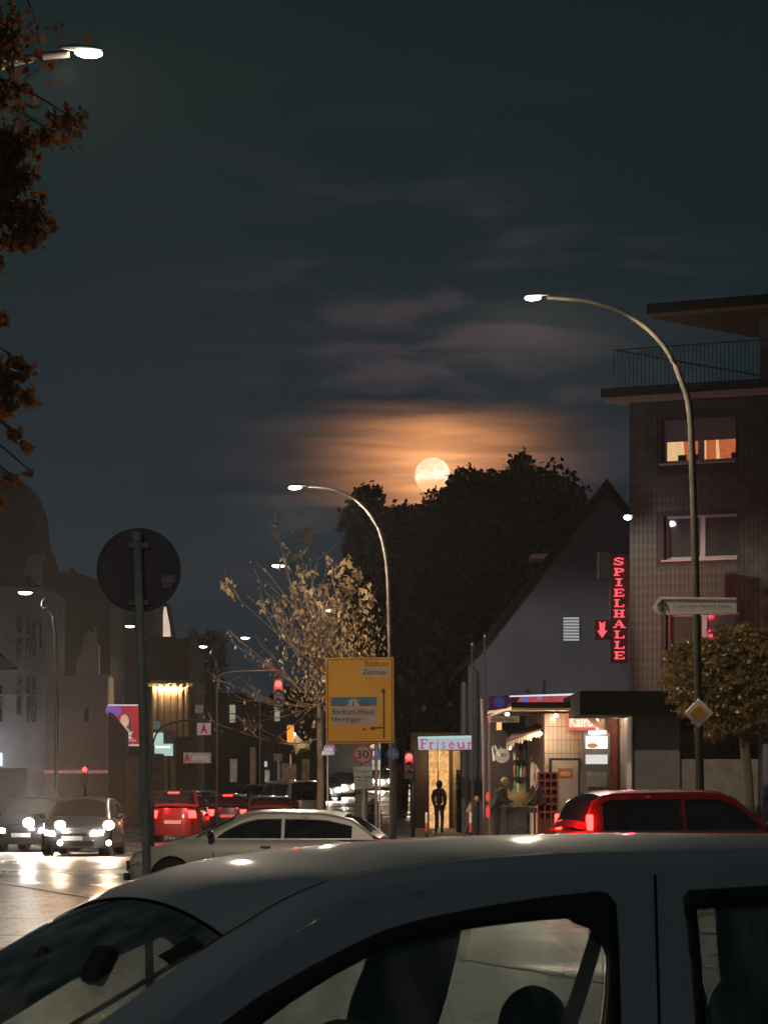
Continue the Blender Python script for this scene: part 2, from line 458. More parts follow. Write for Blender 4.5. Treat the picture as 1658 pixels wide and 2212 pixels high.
# painted markings
M['paint'] = mat('road paint', (0.6, 0.59, 0.56), 0.5, var=0.3, vscale=3)
mb = MB()
def stripe(x0, y0, x1, y1, wd):
    a = Vector((x0, y0, 0)); b = Vector((x1, y1, 0)); d = b - a
    mb.box(((a + b) / 2) + Vector((0, 0, 0.0042)), (d.length, wd, 0.004), rz=math.atan2(d.y, d.x))
for i in range(9): stripe(-14 + i * 4.2, 70.2 + i * .5, -11.6 + i * 4.2, 70.5 + i * .5, 0.13)
for i in range(6): stripe(-12.5 + i * 0.75, 118, -12.5 + i * 0.75, 121.2, 0.45)
for k in range(20):
    a0, a1 = math.pi * (0.5 + k / 20), math.pi * (0.5 + (k + 1) / 20)
    stripe(-4.2 + 2.6 * math.cos(a0), 83 + 3.2 * math.sin(a0), -4.2 + 2.6 * math.cos(a1), 83 + 3.2 * math.sin(a1), 0.14)
stripe(-4.2, 86.2, 6, 87.5, 0.14); stripe(-4.2, 79.8, 6, 80.6, 0.14)
for i in range(8): stripe(-7.0 - i * .25, 126 + i * 6, -7.0 - i * .25 - .12, 129 + i * 6, 0.13)
tag(mb.build('road_marking', M['paint']), 'worn white painted lines on the junction', kind='structure')

# ================================================================ moon
mm = bpy.data.materials.new('moon surface'); mm.use_nodes = True
t = NT(mm.node_tree); mm.node_tree.nodes.clear()
co = t.n('ShaderNodeTexCoord').outputs['Object']
mp = t.n('ShaderNodeMapping'); mp.inputs['Scale'].default_value = (0.05, 0.05, 0.13); t.set(mp, 'Vector', co)
mar = t.ramp(t.noise(mp.outputs[0], 1.0, 4, 0.55, 0.4), 0.40, 0.62)
sz = t.n('ShaderNodeSeparateXYZ'); t.set(sz, 0, co)
lowf = t.ramp(t.m('ADD', sz.outputs[2], t.m('MULTIPLY', t.noise(co, 0.12, 2), 6.0)), 1.5, -4.5)
cc = t.mix(mar, rgba(sr(240, 196, 156)), rgba(sr(255, 236, 208)))
cc = t.mix(lowf, cc, rgba(sr(240, 172, 118)))
e = t.n('ShaderNodeEmission'); t.set(e, 'Color', cc); e.inputs['Strength'].default_value = 1.45
o = t.n('ShaderNodeOutputMaterial'); t.t.links.new(e.outputs[0], o.inputs['Surface'])
DM = 3000.0; mc = PW(934, 1027, DM)
mo = MB().ell((0, 0, 0), (38.5 / F * DM,) * 3, 48, 24).build('moon', mm, smooth=True)
mo.location = mc
tag(mo, 'full orange moon with darker seas low behind the treetops', 'moon')

# ================================================================ buildings on the right
M['render_grey'] = mat('grey blue render', (0.072, 0.086, 0.135), 0.85, var=0.16, vscale=0.45, bump=0.15, bscale=60)
M['roofdark'] = mat('dark roof tiles', (0.012, 0.012, 0.014), 0.95, spec=.08)
D = 131.0
g = thing('gabled_house', 'grey rendered gable house with steep dark roof beside the apartment block', 'house', (X(1310, D), D, 0))
zap = Z(1062, D); ze = Z(1432, D); xl = X(1011, D); xk = X(1046, D); zk = Z(1400, D); xa = X(1309, D); xr = 2 * xa - xl
poly = [(xl, 0), (xr, 0), (xr, ze), (xa + (xa - xk), zk), (xa, zap), (xk, zk), (xl, ze)]
MB().prism(poly, D, D + 14).build('wall', M['render_grey'], g)
def roofside(sx):
    pts = [(xa, zap), (xa + sx * (xa - xk), zk), (xa + sx * (xa - xl + .35), ze - .35)]
    mb = MB(); th = 0.30
    out = [(xa, zap + .42), (xa + sx * (xa - xk + .20), zk + .15), (xa + sx * (xa - xl + .42), ze - .22)]
    mb.prism(pts + out[::-1], D - 0.25, D + 14.3)
    return mb
rf = roofside(-1).build('roof', M['roofdark'], g); roofside(1).build('roof', M['roofdark'], g)
MB().bx(X(1150, D), X(1192, D), D + 1.2, D + 3.8, Z(1202, D), Z(1192, D)).build('skylight', M['offwhite'], rf)
wn = MB().bx(X(1213, D), X(1253, D), D - .05, D - .004, Z(1387, D), Z(1331, D)).build('window', mat('vent backing', (0.03, 0.03, 0.035), 0.5), g)
M['slat'] = emat('glowing louvre slat', (0.78, 0.85, 0.86), 0.42)  # the slats themselves glow; no tube stands behind
sm = MB().box((0, 0, 0), (X(1250, D) - X(1216, D), 0.03, 0.062)).mesh('slat')
for i in range(8):
    o = link('slat', sm, M['slat'], wn); o.location = (X(1233, D) - g.location.x, -0.08, Z(1336 + i * 6.6, D))
MB().tube([(xl + .28, D - .09, 0.1), (xl + .28, D - .09, ze - .3), (xl + .05, D - .15, ze - .05)], .055).build('downpipe', M['dark'], g)
M['bluepale'] = mat('lit pale blue corner post', (0.45, 0.5, 0.55), 0.4)
MB().bx(xl - .22, xl - .10, D - .2, D + .1, 0.1, Z(1475, D)).build('corner_post', M['dark'], g)
MB().bx(X(1245, D), X(1258, D), D - 2.0, D - .2, Z(1560, D), Z(1554, D)).build('bracket', M['dark'], g)

# apartment block, its front turned so that its right end comes nearer
YAW = R(34); cy, sy = math.cos(YAW), math.sin(YAW); D0 = 115.0; AX = X(1359, D0)
ap = thing('apartment_block', 'tile clad apartment block with setback penthouse and one orange lit window', 'apartment building', (AX, D0, 0), -YAW)
def AU(px): xt = (px - 829) / F; return (D0 * xt - AX) / (cy + sy * xt)
def AD(u): return D0 - u * sy
def AZ(px, py): return Z(py, AD(AU(px)))
wallm = mat('brown facade backing', (0.018, 0.017, 0.016), 0.9, var=0.15)
ztop = AZ(1400, 868)
cut = [(AU(1428), AU(1588), AZ(1500, 998), AZ(1500, 903)), (AU(1433), AU(1592), AZ(1510, 1207), AZ(1510, 1112)), (AU(1437), AU(1596), AZ(1515, 1420), AZ(1515, 1324))]
# wall as strips round the window openings
uw = 20.0
def wallmb(x0, x1, z0, z1): return MB().bx(x0, x1, 0, .35, z0, z1)
mb = MB(); mb.bx(0, cut[0][0], 0, .35, 0, ztop); zprev = ztop
for (a, b, z0, z1) in cut:
    mb.bx(cut[0][0] + .0, a, 0, .35, z0, z1) if a > cut[0][0] + .001 else None
    mb.bx(cut[0][0], 20, 0, .35, z1, zprev); mb.bx(b, 20, 0, .35, z0, z1); zprev = z0
mb.bx(cut[0][0], 20, 0, .35, 0, zprev)
mb.bx(.002, .35, .352, 12, 0, ztop); mb.bx(.35, 20, 11.7, 12, 0, ztop)
for zz in (zprev - 1.2, cut[1][3] + .5, cut[0][3] + .5): mb.bx(.36, 19.9, .4, 11.6, zz, zz + .15)
mb.build('wall', wallm, ap, local=True)
M['slabm'] = mat('concrete eaves slab', (0.24, 0.20, 0.19), 0.8)
MB().bx(-.55, 20.3, -.55, 12.4, ztop + .003, ztop + .14).build('eaves_slab', M['slabm'], ap, local=True)
MB().bx(-.60, 20.3, -.60, 12.4, ztop + .143, ztop + .40).build('roof_edge', M['roofdark'], ap, local=True)
up = AU(1494) + 1.1; zt2 = Z(668, 113)
pm = mat('mauve rendered penthouse', (0.24, 0.21, 0.26), 0.85, var=0.1)
MB().bx(up, 19.5, 2.0, 11.5, ztop + .4, zt2).build('penthouse', pm, ap, local=True)
sof = mat('brown timber soffit', (0.22, 0.13, 0.08), 0.7)
MB().slab([(AU(1350) + .55, .4), (20.2, -.6), (20.2, 12), (AU(1350) + .55, 12)], zt2 + .003, zt2 + .12).build('soffit', sof, ap, local=True)
MB().slab([(AU(1350) + .5, .35), (20.3, -.65), (20.3, 12.1), (AU(1350) + .5, 12.1)], zt2 + .123, zt2 + .40).build('roof', M['roofdark'], ap, local=True)
# railing
rl = MB(); zr0 = ztop + .42
rl.bx(-.35, 19.8, -.32, -.28, zr0 + 1.08, zr0 + 1.12); rl.bx(-.35, -.31, -.32, 9, zr0 + 1.08, zr0 + 1.12)
for i in range(80): rl.bx(-.35 + i * .13, -.335 + i * .13, -.31, -.295, zr0, zr0 + 1.08)
rlm = mat('grey balcony rail', (0.05, 0.05, 0.06), 0.5, 0.4)
rl.build('railing', rlm, ap, local=True)
# windows
M['frame'] = mat('white window frame', (0.17, 0.165, 0.20), 0.5, var=0.05)
M['shutter'] = mat('mauve roller shutter', (0.10, 0.085, 0.11), 0.6)
curt = emat('lit orange curtain', sr(236, 122, 76), 0.95, 0.35, 14.0)
curtp = emat('lit cream wall behind the window', sr(255, 205, 150), 1.1)
roomd = mat('unlit room', (0.03, 0.032, 0.034), 0.7)
paned = mat('window pane', (0.035, 0.037, 0.036), 0.08, spec=0.6)
for k, (a, b, z0, z1) in enumerate(cut):
    fr = MB(); fw = .075; c = (a + b) / 2
    for q in ((a, b, z0, z0 + fw), (a, b, z1 - fw, z1), (a, a + fw, z0 + fw, z1 - fw), (b - fw, b, z0 + fw, z1 - fw), (c - .085, c + .085, z0 + fw, z1 - fw)):
        fr.bx(q[0], q[1], .14, .21, q[2], q[3])
    wf = fr.build('window', M['frame'], ap, local=True)
    MB().bx(a - .04, b + .04, -.09, .14, z0 - .06, z0 - .003).build('sill', M['slabm'], wf, local=True)
    MB().bx(a, b, .30, .34, z0, z1).build('room', roomd, wf, local=True) if k else None
    for (p0, p1) in ((a + fw, c - .085), (c + .085, b - fw)):
        MB().bx(p0, p1, .17, .18, z0 + fw, z1 - fw).build('pane', paned if k else M['houseglass'], wf, local=True)
    if k == 0:
        zs = z0 + (z1 - z0) * .49
        MB().bx(a + .01, b - .01, .10, .135, zs, z1 - .01).build('roller_shutter', M['shutter'], wf, local=True)
        cb = MB()
        cb.prism([(a + .62, z0 + .07), (c - .02, z0 + .07), (c - .02, z1), (a + .50, z1)], .28, .29)
        cb.prism([(c + .1, z0), (c + .42, z0), (c + .40, z1), (c + .1, z1)], .28, .29)
        cb.prism([(c + .56, z0), (b, z0), (b, z1), (c + .43, z1)], .28, .29)
        cb.build('curtain', curt, wf, local=True)
        MB().bx(a, b, .33, .35, z0, z1).build('lit_room', curtp, wf, local=True)
        pots = MB()
        for q in (a + .42, a + .82, c + .95): pots.bx(q, q + .26, .22, .27, z0 + .07, z0 + .24)
        pots.build('flower_box', M['dark'], wf, local=True)
# clay facade tiles: the 300 that show best one by one, the rest joined
tm = mat('brown facade tile', (0.047, 0.051, 0.047), 0.7, spec=.15, var=0.3, vscale=2.0)
tm2 = tm
tw, th = .150, .262
tile = MB().box((0, 0, 0), (tw - .012, .02, th - .016)).mesh('tile'); tile.materials.append(tm)
def inwin(u, z):
    for (a, b, z0, z1) in cut:
        if a - .07 < u + tw / 2 and u - tw / 2 < b + .07 and z0 - .14 < z + th / 2 and z - th / 2 < z1 + .05: return True
    return False
cand = []
for i in range(38):
    for j in range(int((ztop - .2) / th)):
        u = .02 + (i + .5) * tw; z = ztop - .02 - (j + .5) * th
        if z < 3.2 or inwin(u, z): continue
        cand.append((abs(u - 1.1) * 2.2 + abs(z - 7.2), u, z))
cand.sort()
for k, (_, u, z) in enumerate(cand[:300]):
    o = link('tile', tile, tm, ap); o.location = (u, -.012, z)
mb = MB()
for (_, u, z) in cand[300:]: mb.box((u, -.012, z), (tw - .012, .02, th - .016))
tag(mb.build('tile_field', tm2, ap, local=True), kind='stuff')
# floodlight on the corner
fl = thing('floodlight', 'white floodlight on the corner of the apartment block above the red letters', 'floodlight', PW(1355, 1117, D0 - 1.0))
MB().box(PW(1356, 1113, D0 - 1.0), (.26, .2, .12), rx=.5).build('housing', M['dark'], fl)
MB().tube([PW(1360, 1113, D0 - .95), PW(1362, 1112, D0 - .05)], .025).build('bracket', M['dark'], fl)
MB().ell(PW(1355, 1118, D0 - 1.12), (.11, .04, .07)).build('lens', emat('cold floodlight lens', (0.92, 0.9, 1.0), 9), fl)
pt('floodlight_bulb', PW(1354, 1121, D0 - 1.25), 26, (0.9, 0.88, 1.0), .06, fl)

# ---------------------------------------------------------------- letters SPIELHALLE
NEON = emat('red neon letter face', (1.0, 0.03, 0.075), 2.3)
NEONC = emat('red neon core', (1.0, 0.085, 0.11), 1.5)
def serif_letter(ch):
    s = MB(); t_ = .20; e = .10
    def v(x, z0=0, z1=1, w_=t_): s.bx(x - w_ / 2, x + w_ / 2, -.04, .04, z0, z1)
    def h(x0, x1, z, w_=.14): s.bx(x0, x1, -.043, .043, z - w_ / 2, z + w_ / 2)
    def arc(cx, cz, rx, rz, a0, a1, w_=.17, n=14):
        for i in range(n):
            p = a0 + (a1 - a0) * i / n; q = a0 + (a1 - a0) * (i + 1) / n
            vs = []
            for (aa, rr) in ((p, 0), (q, 0), (q, 1), (p, 1)):
                k = 1 if rr == 0 else 0
                vs.append((cx + (rx - w_ * (1 - k) * .9) * math.cos(aa), cz + (rz - w_ * (1 - k)) * math.sin(aa)))
            s.prism(vs, -.046, .046)
    sf = .085
    if ch == 'S':
        arc(.5, .73, .36, .27, .35, 1.5 * math.pi, .16); arc(.5, .27, .38, .27, .5 * math.pi, -1.0 * math.pi + .35, .16)
        v(.84, .68, .95, .08); v(.14, .05, .34, .08)
    elif ch == 'P':
        v(.3); h(.12, .6, .5 + .41); h(.3, .6, .48); arc(.58, .70, .34, .27, -math.pi / 2, math.pi / 2, .17); h(.08, .56, .06, .12)
    elif ch == 'I':
        v(.5); h(.22, .78, .94, .12); h(.22, .78, .06, .12)
    elif ch == 'E':
        v(.28); h(.08, .86, .94, .12); h(.08, .88, .06, .12); h(.28, .66, .5, .12); v(.84, .72, .96, .09); v(.86, .04, .30, .09); v(.66, .38, .62, .08)
    elif ch == 'L':
        v(.32); h(.10, .54, .94, .12); h(.10, .88, .06, .12); v(.86, .04, .34, .09)
    elif ch == 'H':
        v(.26); v(.74); h(.26, .74, .5, .13)
        for q in (.26, .74): h(q - .2, q + .2, .94, .12); h(q - .2, q + .2, .06, .12)
    elif ch == 'A':
        s.prism([(.06, 0), (.18, 0), (.54, 1), (.44, 1)], -.04, .04); s.prism([(.70, 0), (.94, 0), (.58, 1), (.40, 1)], -.044, .044)
        h(.26, .74, .36, .11); h(-.02, .30, .05, .1); h(.60, 1.04, .05, .1)
    elif ch == 'F':
        v(.3); h(.08, .88, .94, .13); h(.08, .54, .06, .12); h(.3, .68, .52, .12); v(.86, .70, .97, .1); v(.66, .40, .64, .08)
    elif ch == 'r':
        v(.32, 0, .66); h(.12, .32, .62, .1); h(.10, .58, .05, .1); arc(.60, .36, .28, .30, math.pi * .25, math.pi * .95, .15)
    elif ch == 'i':
        v(.5, 0, .66); h(.26, .5, .61, .1); h(.24, .76, .05, .1); s.bx(.40, .60, -.04, .04, .78, .96)
    elif ch == 's':
        arc(.5, .48, .28, .18, .3, 1.5 * math.pi, .12); arc(.5, .18, .30, .18, .5 * math.pi, -math.pi + .3, .12); v(.76, .46, .64, .07); v(.22, .02, .22, .07)
    elif ch == 'e':
        arc(.5, .33, .36, .34, .0, 1.8 * math.pi, .16, 18); h(.2, .84, .36, .10)
    elif ch == 'u':
        v(.24, .2, .66); v(.78, 0, .66); h(.04, .24, .61, .1); h(.58, .78, .61, .1); h(.78, .98, .05, .1); arc(.50, .26, .36, .27, math.pi, 2 * math.pi, .17)
    return s
sp = thing('vertical_sign', 'tall red glowing letter sign reading SPIELHALLE on the gable wall', 'sign', PW(1335, 1440, 112.5))
D = 112.5
bxm = mat('dark red sign box', (0.022, 0.008, 0.01), 0.7)
MB().bx(X(1318, D), X(1356, D), D, D + .5, Z(1432, D), Z(1196, D)).build('sign_box', bxm, sp)
MB().bx(X(1292, D), X(1317.6, D), D + .05, D + .45, Z(1250, D), Z(1192, D)).build('side_box', mat('dark grey box', (0.03, 0.025, 0.03), 0.6), sp)
LW = X(1349, D) - X(1322, D)
for i, ch in enumerate('SPIELHALLE'):
    yc = 1213 + i * 22.55; xo = 0.5 * i * .35
    L = serif_letter(ch); h_ = Z(yc - 8.3, D) - Z(yc + 8.3, D)
    for j, v_ in enumerate(L.v): L.v[j] = (X(1322 + xo, D) + v_[0] * LW, D - .06 + v_[1], Z(yc + 8.3, D) + v_[2] * h_)
    L.build('letter', NEONC, sp)
for yy in (1225, 1270, 1315, 1360, 1405):
    pt('neon_glow', PW(1362, yy, D + .05), 32, (1, .035, .08), .12, sp)
ar = thing('arrow_sign', 'small red glowing arrow sign pointing down left of the tall letters', 'sign', PW(1300, 1378, D))
MB().bx(X(1284, D), X(1317, D), D + .02, D + .4, Z(1381, D), Z(1340, D)).build('sign_box', bxm, ar)
ax_, az_ = X(1300, D), Z(1378, D); q = 1 / (F / D)
MB().prism([(ax_, az_), (ax_ + 11 * q, az_ + 16 * q), (ax_ + 5 * q, az_ + 15 * q), (ax_ + 6.5 * q, az_ + 36 * q), (ax_ + 0 * q, az_ + 31 * q), (ax_ - 6.5 * q, az_ + 36 * q), (ax_ - 5 * q, az_ + 15 * q), (ax_ - 11 * q, az_ + 16 * q)], D - .05, D + .0).build('arrow', NEONC, ar)

# ---------------------------------------------------------------- kiosk
D = 112.0
kc = mat('cream glazed tile', (0.52, 0.43, 0.34), 0.3, var=0.08, coat=0.4)
kmo = mat('tile mortar', (0.14, 0.11, 0.09), 0.8)
kdark = mat('dark interior panel', (0.045, 0.03, 0.028), 0.6)
kred = mat('red brown door', (0.42, 0.14, 0.09), 0.5)
ki = thing('kiosk', 'cream tiled snack kiosk under a flat brown canopy, warmly lit', 'kiosk', (X(1240, D), D, 0))
def kb(x0, x1, y0, y1, d0, d1): return MB().bx(X(x0, D), X(x1, D), d0, d1, Z(y1, D), Z(y0, D))
kb(1175, 1312, 1541, 1812, D, D + 5).build('wall', kmo, ki)
kb(1312, 1335, 1541, 1812, D + .5, D + 5).build('door', kred, ki)
kb(1335, 1361, 1541, 1812, D - .3, D + 5).build('pillar', kmo, ki)
# side wall running back to the left
MB().slab([(X(1175, D) - .003, D), (X(1146, D + 3), D + 3.0), (X(1146, D + 3), D + 5), (X(1175, D) - .003, D + 5)], .11, Z(1541, D)).build('side_wall', mat('cream side wall', (0.55, 0.42, 0.33), 0.4), ki)
kb(1055, 1146, 1541, 1812, D + 4, D + 5).build('shop_front', kdark, ki)  # dark sheet in place of the shaded kiosk interior
ttw, tth = (X(1190, D) - X(1175, D)) * .62, Z(1541, D) - Z(1570, D)
tl = MB().box((0, 0, 0), (ttw - .012, .02, tth - .014)).mesh('tile'); tl.materials.append(kc)
nx = int((X(1312, D) - X(1175, D)) / ttw); 
for j in range(9):
    for i in range(nx):
        o = link('tile', tl, kc, ki); o.location = (X(1175, D) + (i + .5) * ttw - ki.location.x, -.012, Z(1541, D) - (j + .5) * tth)
for j in range(9):
    for i in range(2):
        o = link('tile', tl, kc, ki); o.location = (X(1337, D) + (i + .5) * .155 - ki.location.x, -.312, Z(1541, D) - (j + .5) * tth)
# flat canopy
cn = MB(); cn.bx(X(1101, D), X(1251, D), D - 1.3, D + 4.9, Z(1531, D), Z(1519, D)); cn.build('canopy', mat('brown black fascia', (.035, .022, .015), .9, spec=.1), ki)
MB().slab([(X(1062, D), D + 3), (X(1101, D), D - 1.28), (X(1251, D), D - 1.28), (X(1251, D), D + 4.9), (X(1062, D), D + 4.9)], Z(1537, D), Z(1531.4, D)).build('soffit', mat('cream soffit', (0.62, 0.47, 0.34), 0.6), ki)
MB().tube([(X(1062, D), D + 2.9, Z(1546, D)), (X(1104, D), D - 1.2, Z(1531, D))], .05).build('gutter', M['offwhite'], ki)
for (px, py, dd, pw_) in ((1200, 1552, .9, 30), (1095, 1549, 1.2, 12), (1166, 1595, .5, 22), (1330, 1551, 1.0, 70)):
    b = MB().ell(PW(px, py - 6 if px != 1166 else py - 10, D - dd), (.07, .07, .05)).build('lamp', emat('warm kiosk lamp %d' % px, (1, .8, .55), 6), ki)
    pt('kiosk_bulb', PW(px, py, D - dd - .05), pw_, (1.0, .66, .40), .05, ki)
# striped awning over the serving hatch
aw = thing('awning', 'dark sloping awning with scalloped pale edge left of the kiosk wall', 'awning', PW(1130, 1600, D - .5))
A = [PW(1093, 1604, D - 1.2), PW(1168, 1578, D - .2), PW(1172, 1562, D + 1.4), PW(1106, 1588, D + 2.4)]
vs = [tuple(a) for a in A] + [tuple(a + Vector((0, 0, .05))) for a in A]
MB().add(vs, [(0, 1, 2, 3), (7, 6, 5, 4), (0, 4, 5, 1), (1, 5, 6, 2), (2, 6, 7, 3), (3, 7, 4, 0)]).build('canvas', mat('dark awning canvas', (0.06, 0.03, 0.03), 0.8), aw)
mb = MB()
for i in range(12):
    a = A[0].lerp(A[1], i / 12); b = A[0].lerp(A[1], (i + .85) / 12); dz_ = Vector((0, 0, .09 + .03 * (i % 3)))
    mb.add([a, b, b - dz_, (a + b) / 2 - dz_ * 1.4, a - dz_], [(0, 1, 2, 3, 4)])
mb.build('valance', mat('cream valance', (0.6, 0.48, 0.36), 0.7), aw)
# Kairo light box, bent by a folded parasol
ks = thing('light_box_sign', 'red and white lit box sign reading Kairo under the canopy', 'sign', PW(1256, 1560, D - .3))
kb(1223, 1290, 1541, 1577, D - .32, D - .05).build('sign_box', emat('red sign panel', (1.0, 0.17, 0.10), 1.0, .2), ks)
kb(1228, 1283, 1546, 1572, D - .345, D - .325).build('panel', emat('pink sign panel', (1.0, 0.52, 0.36), 1.05, .15), ks)
text('lettering', 'Kairo', PW(1255, 1559, D - .36), emat('cream lettering', (1.0, .86, .66), 1.25), ks, .30, .66, bold=.02)
kb(1285, 1290.5, 1541, 1577, D - .36, D - .33).build('edge_lamp', emat('white edge', (1, .9, .75), 1.6), ks)
pr = thing('folded_parasol', 'folded brown parasol leaning across the lit Kairo box', 'parasol', PW(1290, 1560, D - .6))
MB().tube([PW(1264, 1541, D - .55), PW(1275, 1552, D - .6), PW(1300, 1575, D - .7), PW(1306, 1578, D - .72)], [.03, .08, .07, .01]).build('canvas', mat('brown canvas', (0.25, .12, .08), .8), pr)
MB().tube([PW(1258, 1533, D - .5), PW(1266, 1543, D - .56)], .018).build('pole', M['wood'], pr)
# lit drinks cabinet
dc = thing('drinks_cabinet', 'white lit drinks cabinet with a glowing header beside the kiosk door', 'vending cabinet', (X(1285, D), D - .4, .11))
kb(1257, 1314, 1584, 1812, D - .55, D - .06).build('cabinet', mat('grey cabinet', (0.16, .16, .16), .4), dc)
kb(1268, 1306, 1580, 1586, D - .75, D - .56).build('header_lamp', emat('white tube', (1, .97, .92), 4.0), dc)
pt('tube_bulb', PW(1287, 1590, D - .95), 12, (1, .95, .88), .1, dc)
kb(1262, 1309, 1591, 1618, D - .57, D - .552).build('picture_panel', emat('white lit panel', (1, .95, .88), 1.5, .1), dc)
MB().ell(PW(1279, 1611, D - .575), (.15, .01, .07)).build('picture', emat('brown snack picture', (.9, .35, .12), .7), dc)
kb(1262, 1309, 1631, 1651, D - .57, D - .552).build('lower_panel', emat('lower lit panel', (1, .96, .9), .8, .1), dc)
kb(1264, 1307, 1668, 1700, D - .57, D - .552).build('price_board', mat('grey price board', (.38, .36, .33), .5), dc)
# poster frame
pf = thing('menu_board', 'black framed menu poster with an orange picture against the cream tiles', 'menu board', (X(1217, D), D - .3, .11))
kb(1185, 1252, 1638, 1812, D - .22, D - .08).build('frame', M['black'], pf)
kb(1191, 1247, 1643, 1800, D - .235, D - .222).build('poster', mat('pale poster', (.50, .42, .34), .4, c2=(.38, .30, .22), vscale=2.5), pf)
kb(1204, 1236, 1660, 1682, D - .245, D - .237).build('picture', mat('brown frame print', (.28, .12, .06), .5), pf)
MB().ell(PW(1220, 1672, D - .25), (.15, .008, .07)).build('print', mat('orange print', (.75, .30, .08), .5), pf)
# lit orange window and blown signs at the left of the kiosk
ow = thing('lit_menu_box', 'orange lit menu box behind the street name plate', 'sign', PW(1085, 1563, D + 3))
MB().bx(X(1077, D), X(1092, D), D + 3.2, D + 3.4, Z(1576, D), Z(1551, D)).build('box', M['wood'], ow)
MB().bx(X(1079, D), X(1090, D), D + 3.15, D + 3.195, Z(1574, D), Z(1553, D)).build('panel', emat('orange menu light', (1, .45, .16), 1.5), ow)
ic = thing('round_price_sign', 'round white hanging price sign left of the kiosk hatch', 'sign', PW(1084, 1630, D + 1))
MB().lathe([(0.001, 0), (.21, 0), (.21, .03), (0.001, .03)], PW(1084, 1633, D + 1), 20, 'Y').build('disc', M['white'], ic)
text('lettering', '1,80', PW(1084, 1632, D + .98), M['ink'], ic, .12, .26)
MB().tube([PW(1080, 1612, D + 1.02), PW(1084, 1620, D + 1.02)], .012).build('hanger', M['white'], ic)
fg = thing('pennant', 'crumpled white pennants hanging beside the round price sign', 'pennant', PW(1068, 1630, D + 1))
mb = MB()
for (x0, y0, x1, y1, w_) in ((1061, 1612, 1064, 1645, 5), (1066, 1610, 1076, 1636, 4), (1100, 1606, 1098, 1622, 7), (1092, 1610, 1094, 1622, 3)):
    a, b = PW(x0, y0, D + 1), PW(x1, y1, D + .9); ww = w_ / F * D
    mb.add([a, a + Vector((ww, .05, 0)), b + Vector((ww, -.05, .03)), b], [(0, 1, 2, 3)])
mb.build('cloth', M['white'], fg)
sv = thing('bottle_shelf', 'narrow glazed shelf of drink bottles in the kiosk hatch', 'shelf', (X(1132, D), D + 3.6, .11))
kb(1118, 1147, 1590, 1812, D + 3.7, D + 3.95).build('case', M['dark'], sv)
bm_ = [mat('pale bottle', (.45, .55, .55), .15), mat('amber bottle', (.35, .18, .06), .15), mat('green bottle', (.1, .25, .15), .15)]
bot = MB().lathe([(.001, 0), (.05, 0), (.05, .28), (.018, .36), (.018, .44), (.001, .44)], (0, 0, 0), 8).mesh('bottle')
bots = []
for k in range(3):
    mm_ = bot.copy(); mm_.materials.append(bm_[k]); bots.append(mm_)
for r_ in range(4):
    for c_ in range(4):
        o = link('bottle', bots[(r_ + c_) % 3], bm_[0], sv); o.location = (X(1121 + c_ * 7, D) - sv.location.x, .02, Z(1640 + r_ * 38, D) - .11)
for i in range(3):
    MB().bx(X(1118, D), X(1147, D), D + 3.5, D + 3.7, Z(1640 + i * 38, D) - .04, Z(1640 + i * 38, D) - .01).build('shelf', M['dark'], sv)
# red slatted menu crate in front, and a barrow of dry grasses
cr = thing('red_crate_stack', 'tall red crate with square openings standing before the kiosk', 'crate', (X(1183, D - 2), D - 2, .11))
crm = mat('red plastic crate', (.42, .06, .04), .45)
d2 = D - 2
cr_mb = MB()
for k in range(4):
    cr_mb.bx(X(1161 + k * 13.6, d2), X(1164.5 + k * 13.6, d2), d2, d2 + .5, .11, Z(1668, d2))
for k in range(6):
    cr_mb.bx(X(1164.6, d2), X(1202, d2), d2 + .003, d2 + .49, Z(1672 + k * 17, d2), Z(1668 + k * 17, d2))
cr_mb.build('crate_frame', crm, cr)
MB().bx(X(1163, d2), X(1203, d2), d2 + .40, d2 + .44, .12, Z(1669, d2)).build('back_panel', mat('dull red panel', (.30, .07, .05), .6), cr)
# banner over the canopy
bn = thing('roof_banner', 'blue and red lit fascia banner with round shapes above the kiosk canopy', 'banner', PW(1150, 1507, D + 3))
d3 = D + 3
MB().prism([(X(1056, d3), Z(1545, d3)), (X(1248, d3), Z(1519, d3)), (X(1248, d3), Z(1498, d3)), (X(1056, d3), Z(1504, d3))], d3, d3 + .3).build('board', emat('dim purple banner', (.10, .02, .05), .55, .6, 1.0), bn)
MB().prism([(X(1110, d3), Z(1530, d3)), (X(1240, d3), Z(1522, d3)), (X(1240, d3), Z(1503, d3)), (X(1122, d3), Z(1506, d3))], d3 - .02, d3 - .002).build('red_panel', emat('red banner panel', (.85, .12, .15), .55, .3, 1.0), bn)
MB().prism([(X(1100, d3), Z(1503, d3)), (X(1246, d3), Z(1498, d3)), (X(1246, d3), Z(1502.5, d3)), (X(1100, d3), Z(1506, d3))], d3 - .06, d3 - .024).build('top_light', emat('white top light', (.85, .85, .95), .9), bn)
for (px, py, r_, cc_) in ((1134, 1512, 7, (.10, .18, .7)), (1165, 1507, 5, (.2, .25, .7)), (1234, 1511, 9, (.02, .25, .6)), (1078, 1517, 12, (.03, .05, .16))):
    MB().lathe([(.001, 0), (r_ / F * d3, 0), (r_ / F * d3, .02), (.001, .02)], PW(px, py, d3 - .05), 18, 'Y').build('disc', emat('banner disc %d' % px, cc_, .7), bn)

